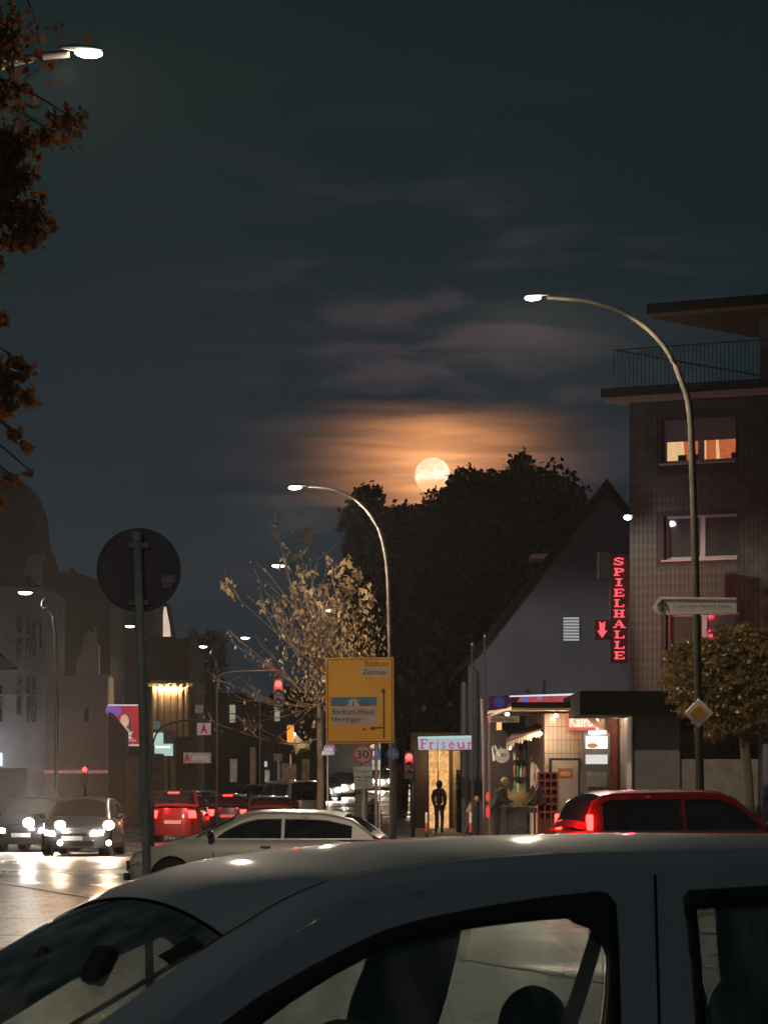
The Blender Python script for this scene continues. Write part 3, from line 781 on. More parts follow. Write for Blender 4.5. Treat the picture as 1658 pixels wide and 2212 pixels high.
# flat roofed shop wing
D = 108.0
wg = thing('shop_wing', 'low shop wing with deep black flat roof and plain grey wall right of the kiosk', 'shop', (X(1500, D), D, 0))
MB().bx(X(1249, 106), X(1249, 106) + 14, 105.2, 118, Z(1545, 106), Z(1494, 106)).build('roof', mat('black roof fascia', (.010, .008, .007), .95, spec=.05), wg)
MB().bx(X(1363, D), X(1468, D), D, D + 6, .1, Z(1544, D)).build('wall', mat('grey plaster', (.22, .20, .20), .8, var=.08), wg)
MB().bx(X(1468.3, D), X(1700, D), D + 1.2, D + 6, .1, Z(1544, D)).build('shop_front', mat('dark shop front', (.035, .03, .03), .3), wg)
MB().bx(X(1469, D), X(1700, D), D + 1.0, D + 1.19, Z(1608, D), Z(1583, D)).build('fascia_board', mat('ochre fascia board', (.22, .12, .05), .6), wg)
MB().bx(X(1469, D), X(1640, D), D + .4, D + 1.1, .1, Z(1640, D)).build('low_wall', mat('pale low wall', (.33, .29, .27), .8), wg)
for k in range(4): MB().bx(X(1478 + k * 40, D), X(1480 + k * 40, D), D + 1.05, D + 1.19, Z(1640, D), Z(1608.5, D)).build('mullion', M['dark'], wg)
MB().bx(X(1643, D), X(1720, D), D - .5, D + 1.1, .1, Z(1570, D)).build('end_wall', mat('mauve plaster', (.26, .24, .28), .8), wg)
MB().tube([(X(1367, D), D - .06, .1), (X(1367, D), D - .06, Z(1546, D))], .04).build('downpipe', M['dark'], wg)
# ================================================================ hairdresser
D = 152.0
fr_ = thing('hairdresser_shop', 'low dark shop with a warmly lit door left of the gable house', 'shop', (X(950, D), D, 0))
MB().bx(X(888, D), X(1013, D), D, D + 8, 0, Z(1583, D)).build('wall', mat('dark brick', (.05, .04, .035), .8), fr_)
dm = emat('warm shop light', (1.0, .50, .17), 1.1, .5, 9)
for (a, b) in ((927, 944), (948, 969)):
    wf = MB().bx(X(a, D), X(b, D), D - .04, D - .004, .1, Z(1621, D)).build('window', dm, fr_)
    MB().bx(X(a - 1.5, D), X(a, D) - .002, D - .08, D, .1, Z(1620, D)).build('frame', M['offwhite'], wf)
pt('shop_bulb', PW(948, 1640, D - .8), 60, (1, .62, .3), .2, fr_)
MB().bx(X(978, D), X(1010, D), D - .3, D - .003, .1, Z(1622, D)).build('side_wall', mat('khaki render', (.36, .30, .20), .8), fr_)
MB().bx(X(998, D), X(1005, D), D - .34, D - .303, .1, Z(1622, D)).build('pipe', M['offwhite'], fr_)
fs = thing('shop_sign', 'pale lit box sign with pink serif letters reading Friseur', 'sign', PW(963, 1605, 127.5))
d2 = 127.5
MB().prism([(X(902, d2), Z(1592, d2)), (X(904, d2), Z(1620, d2)), (X(1023, d2), Z(1619, d2)), (X(1021, d2), Z(1589, d2))], d2, d2 + .3).build('sign_box', emat('pale blue sign face', (.58, .68, .80), .66, .08, 1.0), fs)
MB().prism([(X(902, d2), Z(1591.6, d2)), (X(903, d2), Z(1597, d2)), (X(1021, d2), Z(1595, d2)), (X(1020.6, d2), Z(1589, d2))], d2 - .01, d2 - .002).build('top_strip', emat('mint strip', (.55, .82, .78), .72), fs)
fx = [(905, 20, 'F'), (924.5, 15, 'r'), (939.5, 11, 'i'), (951, 13, 's'), (966, 18, 'e'), (985, 20, 'u'), (1007, 15, 'r')]
pink = emat('pink lettering', (.78, .10, .20), .60)
for (x0, w_, ch) in fx:
    L = serif_letter(ch)
    for j, v_ in enumerate(L.v): L.v[j] = (X(x0 + v_[0] * w_, d2), d2 - .03 + v_[1] * .25, Z(1618 - v_[2] * 21.5, d2))
    L.build('letter', pink, fs)
pt('sign_bulb', PW(960, 1606, d2 - .8), 14, (.75, .85, 1), .3, fs)
hd = thing('garden_hedge', 'low dark clipped hedge between the hairdresser and the kiosk', 'hedge', (X(1020, 140), 140, 0))
C_ = nrg.uniform([X(985, 140), 139.2, .1], [X(1062, 140), 140.8, Z(1664, 140)], (5000, 3))
tag(quads('foliage', C_, nrg.uniform(.06, .12, 5000), leafmat('hedge leaf', (.02, .03, .015), (.04, .05, .02)), hd, off=hd.location), kind='stuff')
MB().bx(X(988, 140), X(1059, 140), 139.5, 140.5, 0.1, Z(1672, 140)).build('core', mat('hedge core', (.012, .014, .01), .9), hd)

# ================================================================ left side of the street
def windowset(wall, rects, d, gm, frm, mull=True):
    for (x0, y0, x1, y1) in rects:
        a = MB().bx(X(x0, d), X(x1, d), d - .09, d - .004, Z(y1, d), Z(y0, d)).build('window', frm, wall)
        q = (x1 - x0) * .16
        MB().bx(X(x0 + q, d), X(x1 - q, d), d - .10, d - .092, Z(y1 - 2, d), Z(y0 + 2, d)).build('pane', gm, a)
D = 192.0
vi = thing('corner_villa', 'tall pale old villa with dark domed tower roof at the left edge', 'house', (X(30, D), D, gz(D)))
vm = mat('aged cream stucco', (.62, .52, .54), .85, var=.15, vscale=.6)
MB().bx(X(-140, D), X(97, D), D, D + 12, 0, Z(1270, D)).build('wall', vm, vi)
rp = [(-150, 1268), (-150, 960), (0, 1010), (28, 1022), (52, 1050), (66, 1085), (73, 1125), (76, 1160), (92, 1200), (98, 1240), (99, 1268)]
MB().prism([(X(a, D), Z(b, D)) for a, b in rp], D + .5, D + 9).build('roof', M['roofdark'], vi)
MB().prism([(X(a, D), Z(b, D)) for a, b in ((48, 1248), (58, 1205), (66, 1196), (92, 1196), (92, 1262), (75, 1262), (62, 1240))], D + .1, D + .49).build('dormer', vm, vi)
MB().prism([(X(a, D), Z(b, D)) for a, b in ((-150, 1270), (97, 1270), (99, 1277), (-150, 1277))], D - .35, D - .003).build('cornice', vm, vi)
for y in (1322, 1446, 1500):
    MB().bx(X(-140, D), X(98, D), D - .2, D - .003, Z(y + 4, D), Z(y, D)).build('string_course', vm, vi)
windowset(vi, [(36, 1334, 48, 1424), (57, 1334, 66, 1420), (70, 1336, 78, 1420), (36, 1460, 47, 1545), (57, 1462, 66, 1560), (70, 1464, 78, 1560), (-4, 1480, 5, 1560), (85, 1340, 91, 1400)], D, M['glassdark'], mat('grey window surround', (.20, .18, .18), .7))
MB().prism([(X(a, D), Z(b, D)) for a, b in ((-60, 1380), (0, 1408), (40, 1442), (40, 1448), (-60, 1448))], D - 3, D - .4).build('lean_to_roof', M['roofdark'], vi)
MB().bx(X(-60, D), X(7, D), D - 2.8, D - .4, Z(1655, D), Z(1627, D)).build('lit_window', emat('cold lit shop window', (.75, .9, 1), 1.3), vi)
MB().bx(X(-140, D), X(60, D), D - 2.6, D - .4, 0, Z(1660, D)).build('shop_base', mat('brown shop base', (.2, .15, .12), .7), vi)

D = 186.0
pb = thing('rendered_house', 'plain beige rendered house with a small turret gable and one small window', 'house', (X(165, D), D, gz(D)))
bm2 = mat('beige render', (.52, .43, .40), .85, var=.12, vscale=.5)
MB().bx(X(97.5, D), X(233, D), D, D + 9, 0, Z(1460, D)).build('wall', bm2, pb)
MB().prism([(X(a, D), Z(b, D)) for a, b in ((163, 1459), (166, 1424), (174, 1412), (182, 1372), (192, 1361), (200, 1375), (212, 1395), (213, 1459))], D + .1, D + 1.2).build('gable', bm2, pb)
MB().lathe([(5 / F * D, Z(1378, D)), (.01, Z(1330, D))], (X(203, D), D + .6, 0), 4).build('spike', bm2, pb)
windowset(pb, [(179, 1528, 195, 1562)], D, M['glassdark'], M['offwhite'])
MB().bx(X(222, D), X(240, D), D - .5, D + .2, Z(1462, D), Z(1459, D)).build('eaves_end', M['white'], pb)
sg = thing('shop_sign', 'long faint pink lit shop strip on the wall of the villa', 'sign', PW(180, 1667, 184))
MB().bx(X(95, 184), X(236, 184), 184, 184.2, Z(1671, 184), Z(1664, 184)).build('strip', emat('pink strip', (.9, .35, .25), .35, .5, .6), sg)

# a dark row of houses and trees that closes the street
dk = mat('unlit facade', (.07, .065, .07), .85, var=.2, vscale=.3)
dk2 = mat('unlit brown facade', (.085, .065, .055), .85, var=.2, vscale=.3)
def house(px0, px1, ytop, yridge, d, dep, m_, label, name='dark_house', split=None):
    h = thing(name, label, 'house', ((X(px0, d) + X(px1, d)) / 2, d, gz(d)))
    MB().bx(X(px0, d), X(px1, d), d, d + dep, -1, Z(ytop, d)).build('wall', m_, h)
    xm = X((px0 + px1) / 2 if split is None else split, d)
    MB().prism([(X(px0 - 2, d), Z(ytop, d) + .003), (X(px1 + 2, d), Z(ytop, d) + .003), (xm + (X(px1, d) - X(px0, d)) * .22, Z(yridge, d)), (xm - (X(px1, d) - X(px0, d)) * .22, Z(yridge, d))], d - .3, d + dep).build('roof', M['roofdark'], h)
    return h
h1 = house(92, 238, 1262, 1236, 262, 14, dk, 'tall unlit house rising behind the beige rendered house', split=130)
MB().bx(X(144, 262), X(152, 262), 264, 266, Z(1262, 262), Z(1222, 262)).build('chimney', dk, h1)
house(236, 332, 1300, 1262, 285, 12, dk, 'unlit house behind the round traffic sign')
h2 = house(300, 424, 1402, 1376, 214, 10, dk, 'dark gabled house above the lit columns', split=352)
MB().bx(X(378, 214), X(424, 214), 213.2, 214 - .003, -.5, Z(1380, 214)).build('front_bay', dk2, h2)
h3 = house(425, 560, 1520, 1497, 236, 12, dk2, 'unlit brown house with one tall pale window left of the bare tree')
h4 = house(562, 692, 1528, 1484, 224, 12, dk2, 'unlit house with a tall pale stair window behind the bare tree')
house(692, 802, 1560, 1520, 262, 12, dk, 'dark house hidden behind the yellow direction sign')
house(798, 905, 1580, 1560, 330, 12, dk, 'small dark house at the end of the street')
pale = emat('pale curtain light', (.72, .70, .52), .42, .3, 3)
for (h_, d_, x0, y0, x1, y1) in ((h3, 235.9, 496, 1523, 508, 1561), (h4, 223.9, 593, 1507, 604, 1558)):
    wn = MB().bx(X(x0, d_), X(x1, d_), d_ - .1, d_, Z(y1, d_), Z(y0, d_)).build('window', pale, h_)
    MB().bx(X(x0, d_), X(x1, d_), d_ - .13, d_ - .102, Z((y0 + y1) / 2 + 1, d_), Z((y0 + y1) / 2 - 1, d_)).build('glazing_bar', M['dark'], wn)
    MB().bx(X(x0 - 1, d_), X(x0, d_) - .003, d_ - .12, d_, Z(y1, d_), Z(y0, d_)).build('frame', M['dark'], wn)
d_ = 235.8
for (x0, y0, x1, y1, c_) in ((497, 1640, 512, 1690, (.5, .42, .3)), (540, 1615, 552, 1700, (.3, .2, .12)),):
    MB().bx(X(x0, d_), X(x1, d_), d_ - .1, d_, Z(y1, d_), Z(y0, d_)).build('shop_window', emat('dim shop window %d' % x0, c_, .25, .4, 3), h3)
d_ = 223.8
for (x0, y0, x1, y1, c_, s_) in ((571, 1645, 577, 1657, (.65, .75, .65), .7), (572, 1664, 582, 1690, (.7, .6, .45), .4), (600, 1640, 605, 1700, (.7, .66, .55), .45), (608, 1650, 640, 1700, (.35, .2, .1), .25), (652, 1640, 668, 1700, (.35, .2, .1), .22), (626, 1630, 629, 1660, (.8, .5, .3), .5)):
    MB().bx(X(x0, d_), X(x1, d_), d_ - .1, d_, Z(y1, d_), Z(y0, d_)).build('shop_window', emat('shop window glow %d' % x0, c_, s_, .5, 3), h4)
# clipped roof of a lit gable near the trunk
lr = thing('lit_porch', 'small gabled porch lit by one lamp behind the bare tree', 'porch', PW(650, 1620, 205))
MB().tube([PW(630, 1586, 205), PW(648, 1618, 205), PW(668, 1612, 205)], [.2, .45, .2], 6).build('roof', mat('pale porch roof', (.35, .27, .18), .8), lr)
MB().ell(PW(633, 1586, 204.6), (.12, .08, .10)).build('lamp', M['lensfar'], lr)
pt('porch_bulb', PW(634, 1589, 203.5), 80, (1, .8, .5), .1, lr)
ab = thing('lit_pillar_box', 'upright amber lit box sign on the dark shop wall behind the tree', 'sign', PW(627, 1605, 204))
MB().bx(X(620, 204), X(634, 204), 204, 204.3, Z(1608, 204), Z(1567, 204)).build('panel', M['amber'], ab)
MB().bx(X(619, 204), X(635, 204), 204.003, 204.4, Z(1609.5, 204), Z(1565.5, 204)).build('case', M['dark'], ab)

# house front with lit columns
D = 190.0
lc = thing('columned_facade', 'narrow house front with fluted columns lit gold from above', 'building', (X(378, D), D, gz(D)))
gold = mat('ochre stone', (.46, .33, .20), .7, var=.15, vscale=1.5)
MB().bx(X(326, D), X(425, D), D, D + 8, 0, Z(1474, D)).build('wall', mat('brown stone wall', (.20, .14, .10), .8), lc)
MB().bx(X(326, D), X(408, D), D - .75, D - .003, Z(1478, D), Z(1470, D)).build('cornice', gold, lc)
for px in (332, 347, 362, 377, 392, 405):
    MB().cyl(PW(px, 1592, D - .35), PW(px, 1482, D - .35), .17, 10, .16).build('column', gold, lc)
    MB().box(PW(px, 1480, D - .36), (.5, .45, .16)).build('capital', gold, lc)
mb = MB()
for k in range(7): mb.tube([PW(392 + 15 * (1 - math.cos(a)) , 1500 - 14 * math.sin(a), D - .6) for a in [math.pi / 2 * (k + j) / 7 for j in (0, 1)]], .05, 5)
mb.build('arch', gold, lc)
for px, pw_ in ((340, 26), (355, 34), (370, 34), (386, 30), (401, 12)): pt('uplight_bulb', PW(px, 1486, D - .62), pw_, (1, .70, .40), .04, lc)
MB().bx(X(330, D), X(420, D), D - .9, D - .76, Z(1600, D), Z(1596, D)).build('ledge', M['dark'], lc)
for px in (345, 356, 374): MB().cyl(PW(px, 1720, D - .3), PW(px, 1606, D - .3), .16, 8).build('column', gold, lc)
MB().bx(X(408.5, D), X(425, D), D - .4, D - .01, 0, Z(1382, D)).build('pilaster', mat('mauve stone', (.20, .15, .14), .8), lc)
# far church gable, its floodlighting put into the plaster's own glow
D = 430.0
ch = thing('church_spire', 'dark church steeple with one floodlit cream gable face far behind the roofs', 'church', (X(352, D), D, gz(D)))
MB().prism([(X(a, D), Z(b, D)) for a, b in ((343, 1384), (345, 1364), (350, 1364), (352, 1328), (354, 1312), (358, 1310), (366, 1352), (369, 1382), (360, 1386))], D, D + 4).build('gable_face', emat('plaster with floodlight glow', (.86, .62, .48), .92, .15, .4), ch)
MB().prism([(X(a, D), Z(b, D)) for a, b in ((330, 1500), (336, 1390), (346, 1366), (353, 1305), (360, 1303), (374, 1390), (378, 1500))], D + .5, D + 8).build('steeple', M['roofdark'], ch)

# billboard with a smiling woman
D = 180.0
bb = thing('billboard', 'red lit advertising board with a woman and white words, partly behind a dark roof', 'billboard', PW(266, 1600, D))
pan = MB().bx(X(233, D), X(301, D), D, D + .3, Z(1610, D), Z(1523, D)).build('poster', emat('red poster', (.72, .05, .06), .55, .45, .7), bb)
MB().bx(X(232.5, D), X(301, D), D - .05, D - .003, Z(1525, D), Z(1522, D)).build('top_trim', emat('white trim', (.8, .78, .85), .7), bb)
MB().bx(X(232.5, D), X(301, D), D - .05, D - .003, Z(1612, D), Z(1608, D)).build('bottom_trim', emat('white lower trim', (.75, .68, .75), .55), bb)
sk = emat('printed skin', (.80, .42, .32), .75); hr = emat('printed hair', (.14, .05, .05), .6); wt = emat('printed white', (.85, .75, .78), .75)
MB().prism([(X(258, D), Z(1580, D)), (X(260, D), Z(1552, D)), (X(268, D), Z(1542, D)), (X(278, D), Z(1543, D)), (X(283, D), Z(1556, D)), (X(284, D), Z(1580, D))], D - .02, D - .003).build('hair', hr, bb)
MB().ell(PW(269, 1558, D - .04), (.20, .014, .30), 16, 10).build('face', sk, bb)
MB().prism([(X(254, D), Z(1580, D)), (X(262, D), Z(1571, D)), (X(276, D), Z(1573, D)), (X(282, D), Z(1580, D))], D - .036, D - .022).build('shoulder', emat('printed blouse', (.7, .5, .45), .6), bb)
MB().prism([(X(265, D), Z(1563, D)), (X(273, D), Z(1561, D)), (X(269, D), Z(1566, D))], D - .07, D - .06).build('smile', wt, bb)
MB().ell(PW(245, 1535, D - .01), (.36, .01, .3), 16, 8).build('print_circle', emat('violet circle', (.30, .12, .50), .6), bb)
text('lettering', 'mer', PW(277, 1585, D - .05), wt, bb, .17, .42, bold=.03)
text('lettering', 'nie.', PW(277, 1592.5, D - .05), wt, bb, .17, .40, bold=.03)
text('small_lettering', 'hier und jetzt', PW(277, 1600, D - .05), wt, bb, .13, .75)
gr = thing('dark_gable', 'black sloping roof that cuts off the lower left of the billboard', 'roof', (X(245, 176), 176, gz(176)))
MB().prism([(X(233.5, 176), 0), (X(233.5, 176), Z(1538, 176)), (X(268, 176), Z(1580, 176)), (X(268, 176), 0)], 176, 179).build('roof_side', mat('soot dark brick', (.06, .045, .04), .8), gr)
MB().bx(X(268.3, 176), X(325, 176), 176.5, 179, 0, Z(1636, 176)).build('lower_wall', mat('brown brick', (.16, .11, .08), .8), gr)

# pharmacy signs
def boxsign(name, label, x0, y0, x1, y1, d, face, txt, tm_, th_, tw_, bold=0.02, cat='sign', tx=None):
    s_ = thing(name, label, cat, PW((x0 + x1) / 2, y1, d))
    MB().bx(X(x0, d), X(x1, d), d, d + .2, Z(y1, d), Z(y0, d)).build('panel', face, s_)
    MB().bx(X(x0 - 1, d), X(x1 + 1, d), d + .02, d + .24, Z(y1 + 1, d), Z(y0 - 1, d)).build('case', M['dark'], s_)
    if txt: text('lettering', txt, PW((x0 + x1) / 2 if tx is None else tx, (y0 + y1) / 2, d - .02), tm_, s_, th_, tw_, bold=bold)
    return s_
dr = emat('dark red lettering', (.32, .02, .03), .5)
boxsign('pharmacy_sign', 'square pale lit box with a dark red gothic letter A', 425.5, 1562, 455, 1588, 188, emat('dim pink white face', (.62, .42, .38), .40, .15, 3), 'A', dr, .42, .34, .05)
s_ = boxsign('pharmacy_sign', 'long pale fascia box with a red A and capital letters under the square box', 396, 1626, 455, 1649, 188, emat('dim cream face', (.5, .32, .25), .34, .2, 3), 'A', dr, .34, .30, .04, tx=404)
text('lettering', 'APOTHEKE', PW(432, 1638, 187.97), emat('cream letters', (.6, .5, .42), .5), s_, .24, .78)
boxsign('blank_sign', 'small faint pink projecting sign above the pharmacy box', 421, 1523, 439, 1540, 188, emat('very dim pink face', (.45, .28, .27), .22), None, None, 0, 0)
gx = thing('pharmacy_cross', 'pale green lit cross shaped sign partly hidden by the dark traffic light', 'sign', PW(350, 1632, 170))
D = 170.0; gm = emat('mint lit face', (.52, .78, .68), .78, .12, 3)
MB().bx(X(331, D), X(352, D), D, D + .25, Z(1628, D), Z(1583, D)).build('upright', gm, gx)
MB().bx(X(352.2, D), X(373, D), D, D + .25, Z(1633, D), Z(1607, D)).build('arm', gm, gx)
MB().bx(X(336, D), X(367, D), D - .03, D - .003, Z(1616, D), Z(1612, D)).build('tube', emat('white green tube', (.85, 1, .95), 1.4), gx)
MB().bx(X(331, D), X(346, D), D, D + .2, Z(1575, D), Z(1558, D)).build('upper_box', emat('dim teal box', (.2, .3, .3), .3), gx)
MB().bx(X(329, D), X(375, D), D + .26, D + .32, Z(1636, D), Z(1580, D)).build('backing', M['dark'], gx)

# ================================================================ street lamps
def curve(pts, n=6):
    pts = [Vector(p) for p in pts]; out = []
    for i in range(len(pts) - 1):
        p0 = pts[max(i - 1, 0)]; p1 = pts[i]; p2 = pts[i + 1]; p3 = pts[min(i + 2, len(pts) - 1)]
        for k in range(n):
            t_ = k / n
            out.append(0.5 * ((2 * p1) + (-p0 + p2) * t_ + (2 * p0 - 5 * p1 + 4 * p2 - p3) * t_ ** 2 + (-p0 + 3 * p1 - 3 * p2 + p3) * t_ ** 3))
    out.append(pts[-1]); return out
def lamp_head(lp, at, dirx, power, lens, color, big=1.0, tilt=0.0):
    h = MB().ell((.05 * dirx, 0, .055), (.27 * big, .11 * big, .035 * big), 16, 8).build('lamp_head', M['black'], lp, smooth=True, local=True)
    h.location = Vector(at) - lp.location; h.rotation_euler = (0, tilt, 0)
    l = MB().ell((-.04 * dirx, 0, -.0), (.165 * big, .10 * big, .055 * big), 14, 8).build('lens', lens, h, smooth=True, local=True)
    if power:
        p_ = Vector(at) + Vector((-.04 * dirx, -.06, -.16 * big))
        spot('lamp_beam', p_, p_ + Vector((0, 0, -1)), power, color, 176, .12, .10, lp)
        pt('lamp_glare', p_, power * .06, color, .10, lp)
WARM = (1.0, 0.82, 0.60)
D = 82.0
lp = thing('street_lamp', 'tall curved arm street lamp carrying the white arrow sign and yellow diamond', 'street lamp', (X(1514, D), D, .11), group='street lamps')
pp = curve([PW(a, b, D) for a, b in ((1514, 1884), (1510, 1640), (1503, 1300), (1497, 1080), (1490, 900), (1474, 830), (1440, 757), (1392, 705), (1335, 670), (1270, 651), (1212, 645), (1180, 643))])
MB().tube(pp, [.095 - .06 * (i / (len(pp) - 1)) ** .8 for i in range(len(pp))], 12).build('pole', M['polegreen'], lp, smooth=True)
lamp_head(lp, PW(1155, 643, D - .8), 1, 5600, M['lens'], WARM, 1.0, -.06)
MB().bx(X(1505, D), X(1521, D), D - .12, D - .09, Z(1790, D), Z(1750, D)).build('access_door', M['dark'], lp)
D = 113.0
lp = thing('street_lamp', 'curved arm street lamp rising behind the yellow direction sign', 'street lamp', (X(849, D), D, .11), group='street lamps')
pp = curve([PW(a, b, D) for a, b in ((849, 1830), (847, 1610), (842, 1420), (839, 1290), (834, 1212), (820, 1150), (795, 1107), (762, 1076), (722, 1058), (690, 1053), (665, 1052))])
MB().tube(pp, [(.105 if i < 8 else .068) - .04 * (i / (len(pp) - 1)) for i in range(len(pp))], 12).build('pole', M['poledark'], lp, smooth=True)
lamp_head(lp, PW(640, 1053, D - .6), 1, 5600, M['lens'], WARM, 1.1, -.04)
D = 47.0
lp = thing('street_lamp', 'nearest street lamp glowing at the top left beside the oak leaves', 'street lamp', (X(-175, D), D, .11), group='street lamps')
pp = curve([PW(a, b, D) for a, b in ((-172, 2045), (-178, 1500), (-182, 600), (-165, 360), (-110, 220), (-20, 150), (80, 122), (150, 116))])
MB().tube(pp, [.095 - .05 * (i / (len(pp) - 1)) for i in range(len(pp))], 12).build('pole', M['poledark'], lp, smooth=True)
lamp_head(lp, PW(184, 114, D), -1, 2000, M['lens'], WARM, 1.0, .06)
# added unseen lamp left of the view: front light for post and parked car
D = 1.0
lp = thing('street_lamp', 'added street lamp out of view on the camera side, lighting the near post and parked car', 'street lamp', (-11.5, D, .12), group='street lamps')
pp = curve([(-11.5, D, 0), (-11.5, D, 5), (-11.3, D, 8.0), (-10.8, D, 9.3), (-9.9, D, 9.9), (-8.6, D, 10.1)])
MB().tube(pp, [.095 - .05 * (i / (len(pp) - 1)) for i in range(len(pp))], 12).build('pole', M['poledark'], lp, smooth=True)
lamp_head(lp, Vector((-8.2, D, 10.1)), -1, 620, M['lens'], WARM, 1.0, 0)
far_l = [('far street lamp shining in front of the pale villa', 57, 1280, 150, 120), ('far street lamp just left of the bare sign pole', 282, 1353, 233, 350),
         ('small far street lamp above the pharmacy signs', 440, 1397, 268, 470), ('far street lamp seen through the top twigs of the bare tree', 603, 1222, 168, 700),
         ('double far lamp among the right twigs of the bare tree', 712, 1318, 214, 780), ('tiny far lamp above the red signal in the tree', 531, 1378, 250, 590)]
proto = None
for (lb, px, py, d, pxb) in far_l:
    z = Z(py, d); bx_ = X(pxb, d)
    lp = thing('street_lamp', lb, 'street lamp', (bx_, d, gz(d)), group='street lamps')
    hx = X(px, d); s_ = 1 if bx_ > hx else -1
    pp = curve([(bx_, d, gz(d)), (bx_, d, z - 1.6), (bx_ - s_ * .5, d, z - .5), (hx + s_ * .9, d, z + .02), (hx + s_ * .3, d, z + .05)], 5)
    MB().tube(pp, [.08 - .045 * (i / (len(pp) - 1)) for i in range(len(pp))], 6).build('pole', M['dark'], lp)
    lamp_head(lp, (hx, d, z), s_, 500 if px == 57 else 260, M['lensfar'], (1, .9, .72), 1.6)

# ================================================================ signs
# the back of a round sign on its post, close on the left
D = 28.8
sp_ = thing('round_traffic_sign', 'round no stopping sign seen from its dark back on a steel post, sticker on it', 'traffic sign', (X(326, D), D, .12))
MB().tube([PW(326, 2203, D), PW(317, 1880, D), PW(305, 1420, D), PW(296, 1172, D)], .031, 16).build('post', M['postgrey'], sp_, smooth=True)
MB().tube([PW(296, 1171, D), PW(295.5, 1148, D)], .034, 16).build('cap', M['postgrey'], sp_, smooth=True)
dkm = mat('dull grey sign back', (.27, .22, .26), .75, var=.1)
MB().lathe([(.001, 0), (.30, 0), (.305, -.012), (.30, .012), (.001, .012)], PW(300, 1232, D + .06), 48, 'Y').build('sign_plate', dkm, sp_)
for y in (1178, 1302):
    MB().box(PW(299, y, D + .03), (.15, .05, .035)).build('clamp', mat('dark clamp', (.4, .36, .38), .5, .2), sp_)
MB().prism([(X(a, D), Z(b, D)) for a, b in ((348, 1242), (378, 1241), (378, 1257), (369, 1257), (369, 1268), (350, 1268))], D + .044, D + .047).build('sticker', mat('faded sticker', (.62, .56, .62), .6, var=.4, vscale=60), sp_)

# big yellow direction sign
D = 112.4; rl_ = R(-0.8)
ys = thing('direction_sign', 'large yellow direction sign to Beckum, Zentrum, Bockum-Hövel and Herringen', 'road sign', (X(777, D), D, .11))
yel = mat('yellow retroreflective sheet', (.92, .42, .010), .5, var=.05)
def yq(x0, y0, x1, y1, y_=0.0, d0=0, d1=.02):
    c = Vector((777, 1513, 0)); pts = []
    for (a, b) in ((x0, y1), (x1, y1), (x1, y0), (x0, y0)):
        pts.append((X(a - .006 * (b - 1513) * -1, D), Z(b + .014 * (777 - a), D)))
    return MB().prism(pts, D + d0, D + d1)
yq(705, 1422, 849, 1605, d0=0, d1=.04).build('panel', yel, ys)
yq(703.5, 1420.5, 850.5, 1606.5, d0=.02, d1=.06).build('edge', mat('pale rim', (.45, .33, .12), .5), ys)
for q in ((706.5, 1423.5, 847.5, 1425.2), (706.5, 1601.5, 847.5, 1603.3), (706.5, 1425.3, 708.4, 1601.4), (845.5, 1425.3, 847.5, 1601.4)):
    yq(*q, d0=-.006, d1=-.001).build('border', M['ink'], ys)
blm = mat('blue panel', (.02, .17, .33), .5); plk = mat('pinkish white panel', (.55, .42, .38), .5, var=.05)
yq(714.5, 1506, 813.5, 1525.5, d0=-.008, d1=-.002).build('motorway_panel', blm, ys)
yq(716, 1527.5, 813, 1566, d0=-.008, d1=-.002).build('place_panel', plk, ys)
yq(780, 1443, 839, 1461, d0=-.008, d1=-.002).build('place_panel', plk, ys)
# motorway emblem: two tapering carriageways and a bridge
mw = MB()
mw.prism([(X(749, D), Z(1525, D)), (X(760.5, D), Z(1525, D)), (X(762.5, D), Z(1508.5, D)), (X(760, D), Z(1508.5, D))], D - .014, D - .009)
mw.prism([(X(765, D), Z(1525, D)), (X(777, D), Z(1525, D)), (X(766, D), Z(1508.5, D)), (X(763.8, D), Z(1508.5, D))], D - .014, D - .009)
mw.prism([(X(750, D), Z(1514.5, D)), (X(776, D), Z(1514.5, D)), (X(776, D), Z(1513, D)), (X(750, D), Z(1513, D))], D - .02, D - .015)
mw.build('motorway_symbol', M['offwhite'], ys)
def ytext(s_, px, py, h, wd, m_=None, bold=0.0):
    text('lettering', s_, PW(px, py + .014 * (777 - px), D - .016), m_ or M['ink'], ys, h, wd, roll=R(.8) * 1.0, bold=bold)
ytext('Beckum', 813, 1434, .165, (50 / F) * D, mat('faded olive lettering', (.20, .13, .03), .5), .015)
ytext('Zentrum', 809, 1452.5, .145, (52 / F) * D, bold=.015)
ytext('Bockum-Hövel', 763, 1537.5, .165, (91 / F) * D, bold=.01)
ytext('Herringen', 748, 1555, .185, (62 / F) * D, bold=.01)
yq(827, 1494, 830.6, 1596, d0=-.012, d1=-.007).build('arrow_shaft', M['ink'], ys)
yq(806, 1571.5, 827, 1575, d0=-.012, d1=-.007).build('arrow_branch', M['ink'], ys)
MB().prism([(X(a, D), Z(b, D)) for a, b in ((822.5, 1496), (827.7, 1486), (833.5, 1495.5))], D - .012, D - .007).build('arrow_head', M['ink'], ys)
MB().prism([(X(a, D), Z(b, D)) for a, b in ((807, 1568.5), (798, 1574), (807, 1579.5))], D - .012, D - .007).build('arrow_head', M['ink'], ys)
MB().lathe([(.001, 0), (.035, 0), (.035, .004), (.001, .004)], PW(786, 1576, D - .006), 12, 'Y').build('bolt_hole', M['ink'], ys)
for px in (783, 812): MB().cyl((X(px, D), D + .12, .11), (X(px, D), D + .12, Z(1430, D)), .045, 10).build('post', M['pole'], ys)
for y in (1450, 1580): MB().bx(X(760, D), X(850, D), D + .062, D + .10, Z(y + 1.5, D), Z(y, D)).build('rail', M['pole'], ys)

